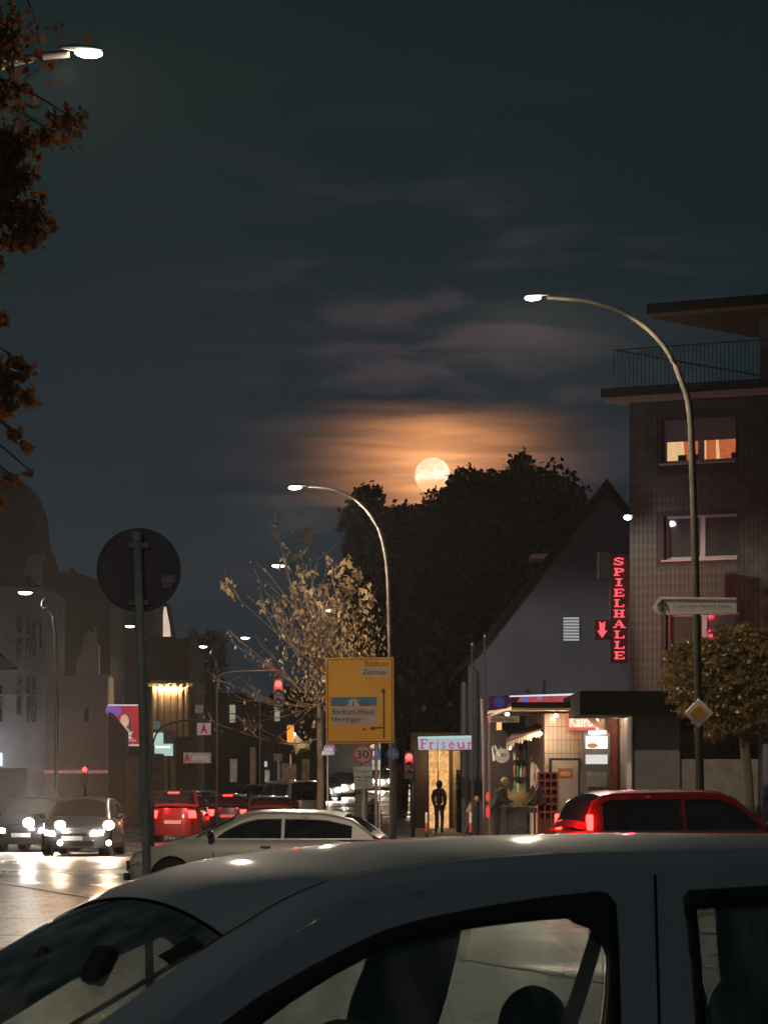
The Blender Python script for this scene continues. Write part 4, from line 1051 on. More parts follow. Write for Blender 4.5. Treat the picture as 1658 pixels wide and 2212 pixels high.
D = 111.6
s3 = thing('speed_limit_sign', 'round red and white 30 limit sign above two small white plates', 'traffic sign', (X(783, D), D, .11))
disc = lambda c, r_, th_, n=36: MB().lathe([(.001, 0), (r_, 0), (r_, th_), (.001, th_)], c, n, 'Y')
q = D / F
disc(PW(783, 1630, D), 22 * q, .02).build('rim', mat('worn red rim', (.42, .09, .07), .5), s3)
disc(PW(783, 1630, D - .008), 17 * q, .007).build('face', mat('pinkish white face', (.62, .34, .30), .5), s3)
text('numeral', '30', PW(783, 1630, D - .012), M['ink'], s3, 18.5 * q, 27 * q, bold=.015)
MB().cyl((X(786, D), D + .08, .11), (X(785, D), D + .08, Z(1612, D)), .03, 10).build('post', M['pole'], s3)
for (y0, y1, tx, tw_) in ((1656, 1678, 'Kindergarten', 34), ):
    f = MB().bx(X(763, D), X(804, D), D - .01, D + .02, Z(y1, D), Z(y0, D)).build('plate', M['offwhite'], s3)
    text('lettering', tx, PW(783, (y0 + y1) / 2, D - .016), M['ink'], f, 5.5 * q, tw_ * q)
f = MB().bx(X(764, D), X(805, D), D - .01, D + .02, Z(1704, D), Z(1680, D)).build('plate', M['offwhite'], s3)
text('lettering', 'Mo-Fr', PW(784, 1687, D - .016), M['ink'], f, 6.5 * q, 24 * q)
text('lettering', '7-17 h', PW(784, 1697, D - .016), M['ink'], f, 6.5 * q, 24 * q)

D = 116.0; q = D / F
ps = thing('parking_sign', 'small blue P sign with white plates half behind the 30 sign', 'traffic sign', (X(812, D), D, .11))
MB().bx(X(801, D), X(822, D), D, D + .02, Z(1640, D), Z(1619, D)).build('panel', M['blue'], ps)
text('letter', 'P', PW(809, 1629, D - .006), M['white'], ps, 12 * q, 8 * q, bold=.03)
MB().bx(X(803, D), X(821, D), D, D + .02, Z(1652, D), Z(1641.5, D)).build('plate', M['offwhite'], ps)
MB().bx(X(803, D), X(821, D), D, D + .02, Z(1664, D), Z(1653.5, D)).build('plate', M['offwhite'], ps)
MB().ell(PW(806, 1613.5, D - .01), (8 * q, .01, 5 * q)).build('oval_plate', M['offwhite'], ps)
MB().cyl((X(820, D), D + .05, .11), (X(820, D), D + .05, Z(1606, D)), .028, 8).build('post', M['pole'], ps)
D = 112.0; q = D / F
cs = thing('cycle_path_sign', 'round dark blue foot and cycle path sign on the lamp post', 'traffic sign', PW(848, 1629, D))
disc(PW(848, 1629, D - .22), 13 * q, .015).build('plate', M['blue'], cs)
mb = MB(); c = PW(848, 1629, D - .23)
mb.bx(c.x - .01, c.x + .01, c.y, c.y + .004, c.z - .14, c.z + .14)
mb.tube([c + Vector((-.08, 0, .02)), c + Vector((-.07, 0, .10))], .012, 5); mb.tube([c + Vector((-.08, 0, .02)), c + Vector((-.10, 0, -.09))], .01, 5); mb.tube([c + Vector((-.08, 0, .02)), c + Vector((-.05, 0, -.09))], .01, 5)
for s_ in (.04, .11): mb.lathe([(.028, 0), (.035, 0), (.035, .003), (.028, .003)], c + Vector((s_, 0, -.03)), 10, 'Y')
mb.tube([c + Vector((.04, 0, -.03)), c + Vector((.075, 0, .02)), c + Vector((.11, 0, -.03))], .007, 4)
mb.build('symbols', mat('dim white symbols', (.35, .35, .45), .5), cs)
D = 119.0; q = D / F
ls = thing('loading_area_sign', 'tilted blue and red plate reading LADE-BEREICH on a thin post', 'sign', (X(708, D), D, 0))
MB().prism([(X(a, D), Z(b, D)) for a, b in ((692, 1633), (722, 1632), (722, 1609), (701, 1609))], D, D + .03).build('panel', mat('blue red sheet', (.06, .20, .50), .5, c2=(.40, .05, .10), vscale=1.3), ls)
text('lettering', 'LADE-', PW(710, 1618.5, D - .01), M['white'], ls, 7 * q, 19 * q, bold=.02)
text('lettering', 'BEREICH', PW(708, 1627, D - .01), M['white'], ls, 7 * q, 25 * q, bold=.02)
MB().cyl((X(708, D), D + .05, 0), (X(707, D), D + .05, Z(1610, D)), .022, 8).build('post', M['pole'], ls)

D = 81.7; q = D / F
wa = thing('direction_sign', 'white arrow shaped sign reading Creativrevier Heinrich Robert on the lamp post', 'road sign', PW(1500, 1325, D))
MB().prism([(X(a, D), Z(b, D)) for a, b in ((1407, 1313), (1419, 1294), (1424, 1290), (1588, 1292), (1589, 1325), (1427, 1329), (1412, 1322))], D - .16, D - .12).build('panel', mat('dull white sheet', (.62, .57, .56), .6, var=.06), wa)
MB().prism([(X(a, D), Z(b, D)) for a, b in ((1424, 1291.5), (1587, 1293), (1587, 1294.3), (1424, 1293))], D - .166, D - .162).build('border', M['white'], wa)
MB().prism([(X(a, D), Z(b, D)) for a, b in ((1417, 1308), (1428, 1296), (1440, 1307), (1440, 1312), (1431, 1305), (1431, 1322), (1426, 1322), (1426, 1305), (1417, 1312))], D - .168, D - .162).build('arrow', M['ink'], wa)
text('lettering', 'Creativrevier Heinrich Robert', PW(1516, 1309, D - .164), mat('grey lettering', (.09, .08, .085), .5), wa, 8 * q, 126 * q, bold=.01)
MB().lathe([(.10, -.03), (.115, -.03), (.115, .03), (.10, .03)], PW(1502, 1300, D), 16).build('clamp', M['dark'], wa)
dd = thing('priority_road_sign', 'yellow diamond priority sign with pale border on the lamp post', 'traffic sign', PW(1507, 1570, D))
def diamond(r_, d0, d1): return MB().prism([(X(1507, D) - r_ * q, Z(1541, D)), (X(1507, D), Z(1541, D) + r_ * q), (X(1507, D) + r_ * q, Z(1541, D)), (X(1507, D), Z(1541, D) - r_ * q)], d0, d1)
diamond(31.5, D - .15, D - .13).build('plate', mat('dull white plate', (.62, .54, .54), .55), dd, bevel=.01)
diamond(19, D - .158, D - .151).build('centre', mat('dull amber centre', (.46, .24, .01), .55), dd, bevel=.01)

D = 107.5; q = D / F
st = thing('street_name_sign', 'thin white post with name plate reading Große Werlstr.', 'street sign', (X(1057, D), D, .11))
MB().cyl((X(1057, D), D, .11), (X(1056, D), D, Z(1546, D)), .03, 10).build('post', mat('pinkish white post', (.55, .40, .36), .5), st)
MB().bx(X(1057, D), X(1121, D), D - .05, D - .03, Z(1561, D), Z(1547, D)).build('name_plate', mat('beige plate', (.50, .42, .32), .5), st)
text('lettering', 'Große Werlstr.', PW(1090, 1554, D - .056), M['ink'], st, 8 * q, 54 * q, bold=.01)
MB().bx(X(1054, D), X(1058, D), D - .08, D - .052, Z(1562, D), Z(1547, D)).build('end_cap', emat('glowing pink cap', (.9, .25, .22), .6), st)  # end cap glows by its own emission, though no lamp
rb = thing('warning_beacon', 'two red lit reflectors fixed low on the street name post', 'beacon', PW(1053, 1765, D - .2))
for (y0, y1) in ((1711, 1732), (1740, 1768)):
    MB().ell(PW(1053, (y0 + y1) / 2, D - .15), (.055, .05, (y1 - y0) / 2 * q), 12, 8).build('reflector', emat('red reflector %d' % y0, (.95, .08, .08), .8), rb)
wp = thing('white_post', 'broken looking white vertical pole beside the gable house corner', 'pole', (X(1042, 128), 128, .11))
MB().tube([PW(1047, 1818, 128), PW(1043, 1600, 128), PW(1040, 1510, 128)], .05, 8).build('pole', mat('mauve white pole', (.42, .37, .38), .5), wp)
for k, (px, y0) in enumerate(((1019, 1392), (1046, 1374))):
    fp = thing('flagpole', ('shorter' if k == 0 else 'taller') + ' bare grey flagpole in front of the gable house', 'flagpole', (X(px, 126), 126, .11), group='bare flagpoles')
    MB().cyl((X(px + 2, 126), 126, .11), (X(px, 126), 126, Z(y0, 126)), .045, 8, .028).build('pole', M['poledark'], fp)
    MB().ell((X(px, 126), 126, Z(y0, 126)), (.04, .04, .05)).build('cap', M['pole'], fp)

# bollards
proto = None
bl = [('white and red bollard at the left end of the kerb row', 770), ('white and red bollard before the dark lamp post', 843), ('white and red bollard left of the hooded person', 921), ('white and red bollard right of the hooded person', 1017)]
D = 119.2
bm_w = mat('bollard white', (.72, .62, .54), .5); bm_r = mat('bollard red', (.62, .10, .06), .5)
for k, (lb, px) in enumerate(bl):
    if proto is None:
        proto = thing('bollard', lb, 'bollard', (X(px, D), D, .11), group='red and white bollards on the kerb')
        MB().lathe([(.09, 0), (.09, .03), (.045, .05), (.045, .25)], (0, 0, 0), 12).build('foot', M['black'], proto, local=True)
        MB().lathe([(.042, .25), (.042, .52)], (0, 0, 0), 12).build('red_band', bm_r, proto, local=True)
        MB().lathe([(.044, .523), (.044, .80), (.03, .84), (.001, .85)], (0, 0, 0), 12).build('white_band', bm_w, proto, local=True)
    else:
        o = copyobj(proto, loc=(X(px, D), D + (k - 1) * .3, .11)); o['label'] = lb
        for c_ in list(proto.children): copyobj(c_, o)
uc = thing('utility_cabinet', 'dark utility cabinet under the small white plates', 'cabinet', (X(779, 116), 116, .11))
MB().bx(X(766, 116), X(794, 116), 116, 116.4, .11, Z(1708, 116)).build('body', mat('dark green cabinet', (.025, .03, .025), .6), uc, bevel=.02)
MB().bx(X(765, 116), X(795, 116), 115.95, 116.45, Z(1708, 116) + .003, Z(1704, 116)).build('lid', M['dark'], uc)
MB().bx(X(779.6, 116), X(780.2, 116), 115.985, 115.998, .2, Z(1712, 116)).build('door_gap', M['black'], uc)

# ================================================================ traffic signals
def signal(name, label, px, ytop, d, lit, kind=3, post=None, off=0, sc_=1.0, back=False):
    s_ = thing(name, label, 'traffic light', (X(px + off, d), d, gz(d)))
    u = .27 * sc_; z1 = Z(ytop, d)
    MB().box((X(px, d), d + .08, z1 - u * kind / 2), (.30 * sc_, .2, u * kind + .06)).build('housing', M['black'], s_, bevel=.02)
    for k in range(kind):
        z = z1 - u * (k + .5); mt = M['redoff'] if k == 0 else M['dark']
        if lit == k: mt = M['tailcore']
        if not back: MB().ell((X(px, d), d - .03, z), (.10 * sc_, .03, .10 * sc_), 16, 8).build('lamp_lens', mt, s_)
        vz = MB()
        for a in range(8):
            a0 = math.pi * (a / 8) ; a1 = math.pi * ((a + 1) / 8); r_ = .115 * sc_
            vz.add([(X(px, d) + r_ * math.cos(a0), d - .02, z + r_ * math.sin(a0)), (X(px, d) + r_ * math.cos(a1), d - .02, z + r_ * math.sin(a1)), (X(px, d) + r_ * math.cos(a1), d - .2, z + r_ * math.sin(a1)), (X(px, d) + r_ * math.cos(a0), d - .2, z + r_ * math.sin(a0))], [(0, 1, 2, 3)])
        vz.build('visor', M['black'], s_)
    if lit is not None: pt('signal_bulb', (X(px, d), d - .32, z1 - u * (lit + .5)), 50, (1, .04, .04), .06, s_)
    return s_
def mast(s_, pts, rad=.06): MB().tube(pts, rad, 8).build('post', M['black'], s_, smooth=True)
D = 121.0
s_ = signal('traffic_light', 'red traffic light glowing in front of the bare tree branches', 601, 1468, D, 0, off=-133)
mast(s_, curve([(X(468, D), D, 0), (X(468, D), D, Z(1500, D)), (X(474, D), D, Z(1462, D)), (X(500, D), D, Z(1452, D)), (X(560, D), D, Z(1449, D)), (X(601, D), D + .1, Z(1449, D)), (X(601, D), D + .1, Z(1466, D))]), .035)
D = 126.0
s_ = signal('traffic_light', 'red traffic light beside a headlamp left of the hairdresser sign', 883, 1626, D, 0, off=9)
mast(s_, [(X(892, D), D + .2, 0), (X(892, D), D + .2, Z(1620, D))], .065)
s_ = signal('traffic_light', 'small red traffic light on the footway before the beige house', 183, 1656, 178, 0, off=0)
mast(s_, [(X(183, 178), 178.2, 0), (X(183, 178), 178.2, Z(1656, 178))], .06)
D = 96.0
s_ = signal('traffic_light', 'dark traffic light seen from the side behind the steel sign post', 341, 1632, D, None, off=-14, back=True)
mast(s_, [(X(327, D), D + .1, 0), (X(327, D), D + .1, Z(1610, D))], .07)
mast(s_, curve([(X(327, D), D + .1, Z(1620, D)), (X(335, D), D + .1, Z(1590, D)), (X(348, D), D + .1, Z(1572, D)), (X(372, D), D + .1, Z(1562, D)), (X(425, D), D + .1, Z(1552, D))]), .022)
# span wire
sw_ = thing('cable', 'thin cable slung across the street to the traffic light mast', 'cable', (X(425, 200), 200, 5))
MB().tube([PW(425, 1552, 200), PW(500, 1556, 200), PW(560, 1549, 200), PW(604, 1534, 200)], .02, 5).build('wire', M['black'], sw_)
lb_ = thing('lit_bus_stop', 'thin grey pole with pale bus stop flag between the dark houses', 'bus stop', (X(603, 170), 170, 0))
MB().cyl((X(604, 170), 170, 0), (X(603, 170), 170, Z(1630, 170)), .05, 8).build('post', M['offwhite'], lb_)
MB().box(PW(600, 1636, 170), (.35, .05, .3)).build('flag', M['offwhite'], lb_)
# ================================================================ cars
def inpoly(x, y, poly):
    c = False; n = len(poly); j = n - 1
    for i in range(n):
        xi, yi = poly[i]; xj, yj = poly[j]
        if (yi > y) != (yj > y) and x < (xj - xi) * (y - yi) / (yj - yi) + xi: c = not c
        j = i
    return c
def densify(poly, step):
    out = []
    for i in range(len(poly)):
        a, b = poly[i], poly[(i + 1) % len(poly)]
        L = math.hypot(b[0] - a[0], b[1] - a[1]); n = max(1, int(round(L / step)))
        out += [(a[0] + (b[0] - a[0]) * k / n, a[1] + (b[1] - a[1]) * k / n) for k in range(n)]
    return out
def panel2d(outer, holes, step):
    loops = [densify(outer, step)] + [densify(h, step) for h in holes]
    vs = []; es = []
    for lp_ in loops:
        b = len(vs); vs += lp_; es += [(b + i, b + (i + 1) % len(lp_)) for i in range(len(lp_))]
    bd = np.array(vs)
    x0, y0 = bd[:len(loops[0])].min(0); x1, y1 = bd[:len(loops[0])].max(0)
    nx = int((x1 - x0) / step) + 1; ny = int((y1 - y0) / step) + 1
    for i in range(nx + 1):
        for j in range(ny + 1):
            p = (x0 + (i + .5 * (j % 2)) * step, y0 + j * step)
            if inpoly(*p, outer) and not any(inpoly(*p, h) for h in holes) and ((bd - p) ** 2).sum(1).min() > (step * .45) ** 2: vs.append(p)
    r = delaunay_2d_cdt([Vector(v) for v in vs], es, [], 0, 1e-6)
    fs = []
    for f in r[2]:
        cx = sum(r[0][i][0] for i in f) / 3; cy_ = sum(r[0][i][1] for i in f) / 3
        if inpoly(cx, cy_, outer) and not any(inpoly(cx, cy_, h) for h in holes): fs.append(tuple(f))
    return [(v[0], v[1]) for v in r[0]], fs
def smooth_tab(tab, n=160, it=3):
    us = np.linspace(tab[0][0], tab[-1][0], n); zs = np.interp(us, *zip(*tab))
    for _ in range(it):
        z2 = zs.copy(); z2[1:-1] = (zs[:-2] + 2 * zs[1:-1] + zs[2:]) / 4; zs = z2
    return us, zs
class Car:
    def __init__(s, L, W, ZC, ub0, uh, ur0, ur1, belt=1.03, vbelt=.82, tum=.30, drop=.05, front=.70, step=.15, wheel=.31, nose=.85, tailo=.85):
        s.L, s.W, s.ub0, s.uh, s.ur0, s.ur1, s.belt, s.vb, s.tum, s.drop, s.front, s.step, s.wr = L, W, ub0, uh, ur0, ur1, belt, vbelt, tum, drop, front, step, wheel
        s.us, s.zs = smooth_tab(ZC); s.nose, s.tailo = nose, tailo
        hl = L / 2; ph = np.linspace(0, math.pi, 400); n = 4.2
        u = hl - hl * np.sign(np.cos(ph)) * np.abs(np.cos(ph)) ** (2 / n); v = W * np.abs(np.sin(ph)) ** (2 / n)
        d = np.hypot(np.diff(u), np.diff(v)); s.pt_ = np.concatenate([[0], np.cumsum(d)]); s.pu, s.pv = u, v
        s.T = s.pt_[-1]
    def zc(s, u): return float(np.interp(u, s.us, s.zs))
    def vs(s, z): return s.vb - s.tum * (z - s.belt)
    def sw(s, u): return .14 * min(1, max(0, (s.uh + .55 - u) / .5))
    def vr(s, u): return s.vs(s.zc(u) - .08)
    def g(s, u, v):
        q = (v / s.vr(u)) ** 2
        return s.zc(u - s.sw(u) * q) - s.drop * q
    def zr(s, u): return s.g(u, s.vr(u))
    def t_of_u(s, u): return float(np.interp(u, s.pu, s.pt_))
    def body(s, t, z, off=0.0):
        u = float(np.interp(t, s.pt_, s.pu)); v = float(np.interp(t, s.pt_, s.pv))
        k = float(np.interp(z, [.15, .35, .6, .85, s.belt], [.93, .985, 1.0, .985, s.vb / s.W]))
        cu = s.L / 2; f = (u - cu) / cu
        if f < 0: u += max(0, z - .45) * .30 * max(0, -f - .6) / .4 + max(0, .35 - z) * .25 * max(0, -f - .6) / .4
        else: u -= max(0, z - .5) * .12 * max(0, f - .6) / .4 + max(0, .35 - z) * .2 * max(0, f - .6) / .4
        sc_ = 1 + off / s.W
        return (cu + (u - cu) * (1 + off / cu), v * k * sc_, z)
    def side(s, u, z, off=0.0): return (u, s.vs(z) + off - .04 * max(0, (s.ub0 + .5 - u)) ** 2, z)
    def top(s, u, v, off=0.0): return (u, v, s.g(u, abs(v)) + off)
    def make(s, nm, fn, outer, holes, m, parent, sgn=1, step=None, thick=0.0, smooth=True):
        vs, fs = panel2d(outer, holes, step or s.step)
        P_ = [fn(a, b) for a, b in vs]; P_ = [(p[0], p[1] * sgn, p[2]) for p in P_]
        if sgn < 0: fs = [f[::-1] for f in fs]
        me = bpy.data.meshes.new(nm); me.from_pydata(P_, [], fs); me.update()
        o = link(nm, me, m, parent, smooth)
        if thick:
            md = o.modifiers.new('thickness', 'SOLIDIFY'); md.thickness = thick; md.offset = 0
        return o
    def belt_z(s, u): return min(s.belt, s.zc(u) - .03) if u < s.L / 2 else s.belt
def build_car(C, root, paint, lit=None, front_on=False, side_windows=None, seam=None, detail=False, plate='HAM', wiper=True, taxi=False, lamp_m=None, glass=None):
    """root: Empty at the ground under the front bumper; x back, y to the left"""
    gl = glass or M['glassdark']
    ua = next(u for u in np.arange(C.ub0, C.uh + .3, .01) if C.zr(u) - .07 > C.belt + .02)
    ub = C.ur1
    ue = next((u for u in np.arange(C.L, C.ur0, -.01) if C.zc(u) - .10 > C.belt + .03), C.ur1)
    topl = lambda u: C.zr(u) - .055
    us_ = list(np.linspace(ua, ue, 40))
    if side_windows is None:
        um = ua + (ue - ua) * .45; uB = um + .05
        def win(a, b, ins=.05):
            pts = [(a, C.belt + .02)]
            for u in np.linspace(a, b, 9):
                z = topl(u) - ins
                if z > C.belt + .06: pts.append((u, z))
            pts.append((b, C.belt + .02)); return pts
        a0 = ua + .14
        side_windows = [(win(a0, um), win(a0 + .04, um - .03, .08)), (win(uB, ue - .32), win(uB + .03, ue - .36, .08))]
        seam = None
    # painted shell sides with window openings
    for sgn in (-1, 1):
        if seam:
            A = [(u, topl(u)) for u in us_ if u < seam[1] - .006]; B = [(u, topl(u)) for u in us_ if u > seam[1] + .006]
            outA = [(ua - .25, C.belt)] + A + [(seam[1] - .005, topl(seam[1])), (seam[0] - .005, C.belt)]
            outB = [(seam[0] + .005, C.belt), (seam[1] + .005, topl(seam[1]))] + B + [(ue + .08, C.belt)]
            C.make('door', C.side, outA, [side_windows[0][0]], paint, root, sgn)
            C.make('rear_side', C.side, outB, [side_windows[1][0]], paint, root, sgn)
            C.make('door_seal', lambda u, z: C.side(u, z, -.018), [(seam[0] - .03, C.belt), (seam[0] + .03, C.belt), (seam[1] + .03, topl(seam[1])), (seam[1] - .03, topl(seam[1]))], [], M['rubber'], root, sgn)
        else:
            outA = [(ua - .2, C.belt)] + [(u, topl(u)) for u in us_] + [(ue + .08, C.belt)]
            C.make('side_panel', C.side, outA, [w_[0] for w_ in side_windows], paint, root, sgn)
        for (so_, si_) in side_windows:
            wn = C.make('side_window', lambda u, z: C.side(u, z, -.016), si_, [], gl, root, sgn)
            C.make('window_seal', lambda u, z: C.side(u, z, -.006), [(x, z) for x, z in so_], [si_], M['black'], wn, sgn, thick=.012)
        # rounded cant rail / pillars joining side and top
        n = 60 if detail else 18; vs = []; fs = []; m_ = 6
        us2 = np.linspace(ua - .22, ue + .02, n)
        for u in us2:
            a = Vector((C.side(u, max(topl(u), C.belt))[0], C.side(u, max(topl(u), C.belt))[1], max(topl(u), C.belt)))
            vt = C.vr(u) - .085; b = Vector((u, vt, C.g(u, vt))); c = Vector((u, C.vr(u), C.zr(u) + .012))
            if a.z >= c.z: c.z = a.z + .01
            for k in range(m_ + 1):
                t_ = k / m_; p = a * (1 - t_) ** 2 + c * 2 * t_ * (1 - t_) + b * t_ ** 2; vs.append((p.x, p.y * sgn, p.z))
        for i in range(n - 1):
            for k in range(m_):
                q_ = (i * (m_ + 1) + k, i * (m_ + 1) + k + 1, (i + 1) * (m_ + 1) + k + 1, (i + 1) * (m_ + 1) + k)
                fs.append(q_ if sgn > 0 else q_[::-1])
        me = bpy.data.meshes.new('roof_rail'); me.from_pydata(vs, [], fs); me.update(); link('roof_rail', me, paint, root, True)
    # top: roof, windscreen, rear window, tailgate
    def strip(u0, u1, nm, m_, off=0.0, ins=.085, par=None, corner=.0, bow=0.0, nu=None):
        nu = nu or (40 if detail else 10); nv = 24 if detail else 8; vs = []; fs = []
        for i in range(nu + 1):
            for j in range(nv + 1):
                w_ = -1 + 2 * j / nv
                u0b, u1b = u0 + bow * w_ * w_, u1 + bow * w_ * w_
                u = u0b + (u1b - u0b) * i / nu; v = w_ * (C.vr(u) - ins)
                vs.append((u, v, C.g(u, abs(v)) + off))
        for i in range(nu):
            for j in range(nv):
                a = i * (nv + 1) + j; fs.append((a, a + nv + 1, a + nv + 2, a + 1))
        me = bpy.data.meshes.new(nm); me.from_pydata(vs, [], fs); me.update()
        return link(nm, me, m_, par or root, True)
    bw = .10
    strip(C.uh, C.ur0, 'roof', paint, bow=0.0 if not detail else .0)
    ws = strip(C.ub0 + .04, C.uh - .006, 'windscreen', M['glass'] if detail else gl, -.006, ins=.087)
    strip(C.ur0 + .006, C.ur1, 'rear_window', gl, -.005, ins=.088)
    if C.L - .12 > C.ur1 + .01: strip(C.ur1 + .005, C.L - .12, 'tailgate', paint, 0, nu=6)
    # body sides, one per flank, wheel arches cut out
    uf, urr = .80 if C.L > 4.2 else .74, C.L - .78
    r_ = C.wr + .05
    def flank_outline():
        pts = [(0, .20)]
        for uc_ in (uf, urr):
            tc_ = C.t_of_u(uc_)
            pts += [(tc_ + r_ * math.cos(a), max(.2, C.wr + r_ * math.sin(a))) for a in np.linspace(math.pi + .35, -.35, 15)]
        pts += [(C.T, .20)]
        for t_ in np.linspace(C.T, 0, 26):
            u = float(np.interp(t_, C.pt_, C.pu)); pts.append((t_, C.belt_z(u) if u > .02 else C.front))
        return pts
    for sgn in (-1, 1): C.make('body_side', C.body, flank_outline(), [], paint, root, sgn)
    # bonnet and shelf
    vs = []; fs = []; nu = 26; nv = 8
    for i in range(nu + 1):
        t_ = C.t_of_u(C.ub0 + .12) * i / nu; u, v, z = C.body(t_, C.belt_z(float(np.interp(t_, C.pt_, C.pu))) if t_ > .02 else C.front)
        for j in range(-nv, nv + 1):
            q_ = j / nv; z2 = z + (max(C.zc(min(u, C.ub0 + .05)) - z, 0)) * (1 - abs(q_) ** 3.5); vs.append((u, v * q_, z2))
    w_ = 2 * nv + 1
    for i in range(nu):
        for j in range(w_ - 1): fs.append((i * w_ + j, (i + 1) * w_ + j, (i + 1) * w_ + j + 1, i * w_ + j + 1))
    me = bpy.data.meshes.new('bonnet'); me.from_pydata(vs, [], fs); me.update(); link('bonnet', me, paint, root, True)
    zb_ = C.belt - .012
    MB().slab([(C.ub0 + .1, -C.vb + .01), (C.L - .16, -C.vb + .03), (C.L - .10, 0), (C.L - .16, C.vb - .03), (C.ub0 + .1, C.vb - .01)], zb_ - .01, zb_).build('dashboard', M['interior'], root, local=True)
    MB().slab([(.25, -C.W * .9), (C.L - .25, -C.W * .9), (C.L - .25, C.W * .9), (.25, C.W * .9)], .20, .24).build('floor_pan', M['black'], root, local=True)
    # wheels
    tb = MB().lathe([(.18, -.10), (C.wr * .95, -.10), (C.wr, -.07), (C.wr, .07), (C.wr * .95, .10), (.18, .10)], (0, 0, 0), 24, 'Y').mesh('tyre')
    rb_ = MB(); rb_.lathe([(.001, .04), (.05, .05), (.06, .02), (C.wr * .62, .055), (C.wr * .66, .08)], (0, 0, 0), 20, 'Y')
    for k in range(6):
        a = k * math.pi / 3; rb_.box((.11 * math.cos(a), .05, .11 * math.sin(a)), (.17, .02, .035), ry=-a)
    rm_ = rb_.mesh('rim')
    for uc_ in (uf, urr):
        for sgn in (-1, 1):
            o = link('wheel', tb, M['tyre'], root, True); o.location = (uc_, sgn * (C.W - .13), C.wr)
            r2 = link('rim', rm_, M['rim'], o); r2.location = (0, 0, 0); r2.rotation_euler = (0, 0, 0 if sgn > 0 else math.pi)
            MB().cyl((uc_, sgn * (C.W - .28), C.wr), (uc_, sgn * (C.W - .26), C.wr), C.wr + .05, 18).build('arch_liner', M['black'], root, local=True)
    # lamps, grille, plates
    def onbody(nm, t0, t1, z0, z1, m_, sgn, off=.012, sk=0.0, par=None):
        return C.make(nm, lambda a, b: C.body(a, b, off), [(t0, z0), (t1, z0 + sk), (t1 + .02, z1 + sk), (t0, z1)], [], m_, par or root, sgn, step=.1)
    fz = C.front
    for sgn in (-1, 1):
        onbody('headlight', .46, .86, fz - .13, fz - .02, (lamp_m or M['headlight']) if front_on else M['white'], sgn, sk=.03)
        onbody('front_indicator', .88, .97, fz - .09, fz - .02, M['orange'], sgn, sk=.03)
        tm_ = {None: M['redoff'], 'tail': M['tail'], 'brake': M['tailcore']}[lit]
        onbody('tail_light', C.T - .80, C.T - .50, C.belt - .30, C.belt - .07, tm_, sgn, sk=0)
        MB().ell((C.ub0 + .42, sgn * (C.W + .09), C.belt + .07), (.06, .10, .08), 10, 6).build('wing_mirror', M['black'] if not detail else paint, root, smooth=True, local=True)
    if not detail and C.step < .3:
        for sgn in (-1, 1):
            for u_ in (ua + .10, ua + .14 + (ue - ua) * .40, ue - .42):
                t0 = C.t_of_u(u_); C.make('door_gap', lambda a, b: C.body(a, b, .004), [(t0, .32), (t0 + .016, .32), (t0 + .016, C.belt - .02), (t0, C.belt - .02)], [], M['rubber'], root, sgn, step=.2)
            for u_ in (ua + (ue - ua) * .36, ue - .55):
                v_ = C.body(C.t_of_u(u_), C.belt - .12)[1]
                MB().ell((u_, sgn * (v_ + .015), C.belt - .12), (.09, .022, .018), 8, 6).build('door_handle', M['rim'], root, smooth=True, local=True)
            t0, t1 = C.t_of_u(1.25), C.t_of_u(C.L - 1.25)
            C.make('sill_trim', lambda a, b: C.body(a, b, .006), [(t0, .21), (t1, .21), (t1, .30), (t0, .30)], [], M['black'], root, sgn, step=.3)
            w0 = side_windows[0][0][0][0]; w1 = side_windows[-1][0][-1][0]
            C.make('chrome_strip', lambda u, z: C.side(u, z, .006), [(w0, C.belt + .002), (w1, C.belt + .002), (w1, C.belt + .018), (w0, C.belt + .018)], [], M['rim'], root, sgn, step=.3)
    if lit == 'brake':
        MB().box((C.ur0 + .06, 0, C.zc(C.ur0 + .06) + .01), (.05, .34, .03)).build('brake_light', M['tailcore'], root, local=True)
    MB().box((.005, 0, fz - .10), (.04, .75, .07)).build('grille', M['black'], root, local=True)
    MB().box((.0, 0, .32), (.06, 1.1, .12)).build('lower_grille', M['black'], root, local=True)
    for (uu, rz_) in ((-.03, 0), (C.L + .012, 0)):
        MB().box((uu, 0, .45 if uu < 0 else .62), (.02, .52, .11)).build('number_plate', M['offwhite'], root, local=True)
    return ws
M['orange'] = mat('orange lens', (.5, .15, .02), .2)
def mpv(step=.06): return Car(4.75, .90, ZC, .90, 1.83, 4.35, 4.62, step=step)
ZC = [(0, .74), (.1, .82), (.5, .95), (.93, 1.04), (1.1, 1.13), (1.3, 1.245), (1.54, 1.38), (1.72, 1.482), (1.845, 1.536), (1.96, 1.583), (2.17, 1.638), (2.56, 1.677), (2.87, 1.693), (3.44, 1.70), (4.2, 1.692), (4.45, 1.64), (4.62, 1.30), (4.70, 1.06), (4.75, 1.0)]
def hatch(L=4.1, W=.86, H=1.46, step=.22):
    return Car(L, W, [(0, .66), (.1, .74), (.9, .93), (1.15, 1.02), (1.75, H - .09), (2.1, H - .01), (2.5, H), (L - 1.0, H - .02), (L - .55, H - .12), (L - .2, 1.02), (L, .95)], 1.05, 1.80, L - .72, L - .28, belt=.93, vbelt=.80, front=.64, step=step)
def estate(L=4.6, W=.9, H=1.72, step=.22):
    return Car(L, W, [(0, .78), (.1, .88), (.95, 1.06), (1.15, 1.13), (1.75, H - .12), (2.05, H - .02), (2.5, H), (L - .6, H - .02), (L - .32, H - .14), (L - .12, 1.1), (L, 1.0)], 1.02, 1.78, L - .48, L - .18, belt=1.05, vbelt=.83, front=.76, step=step)
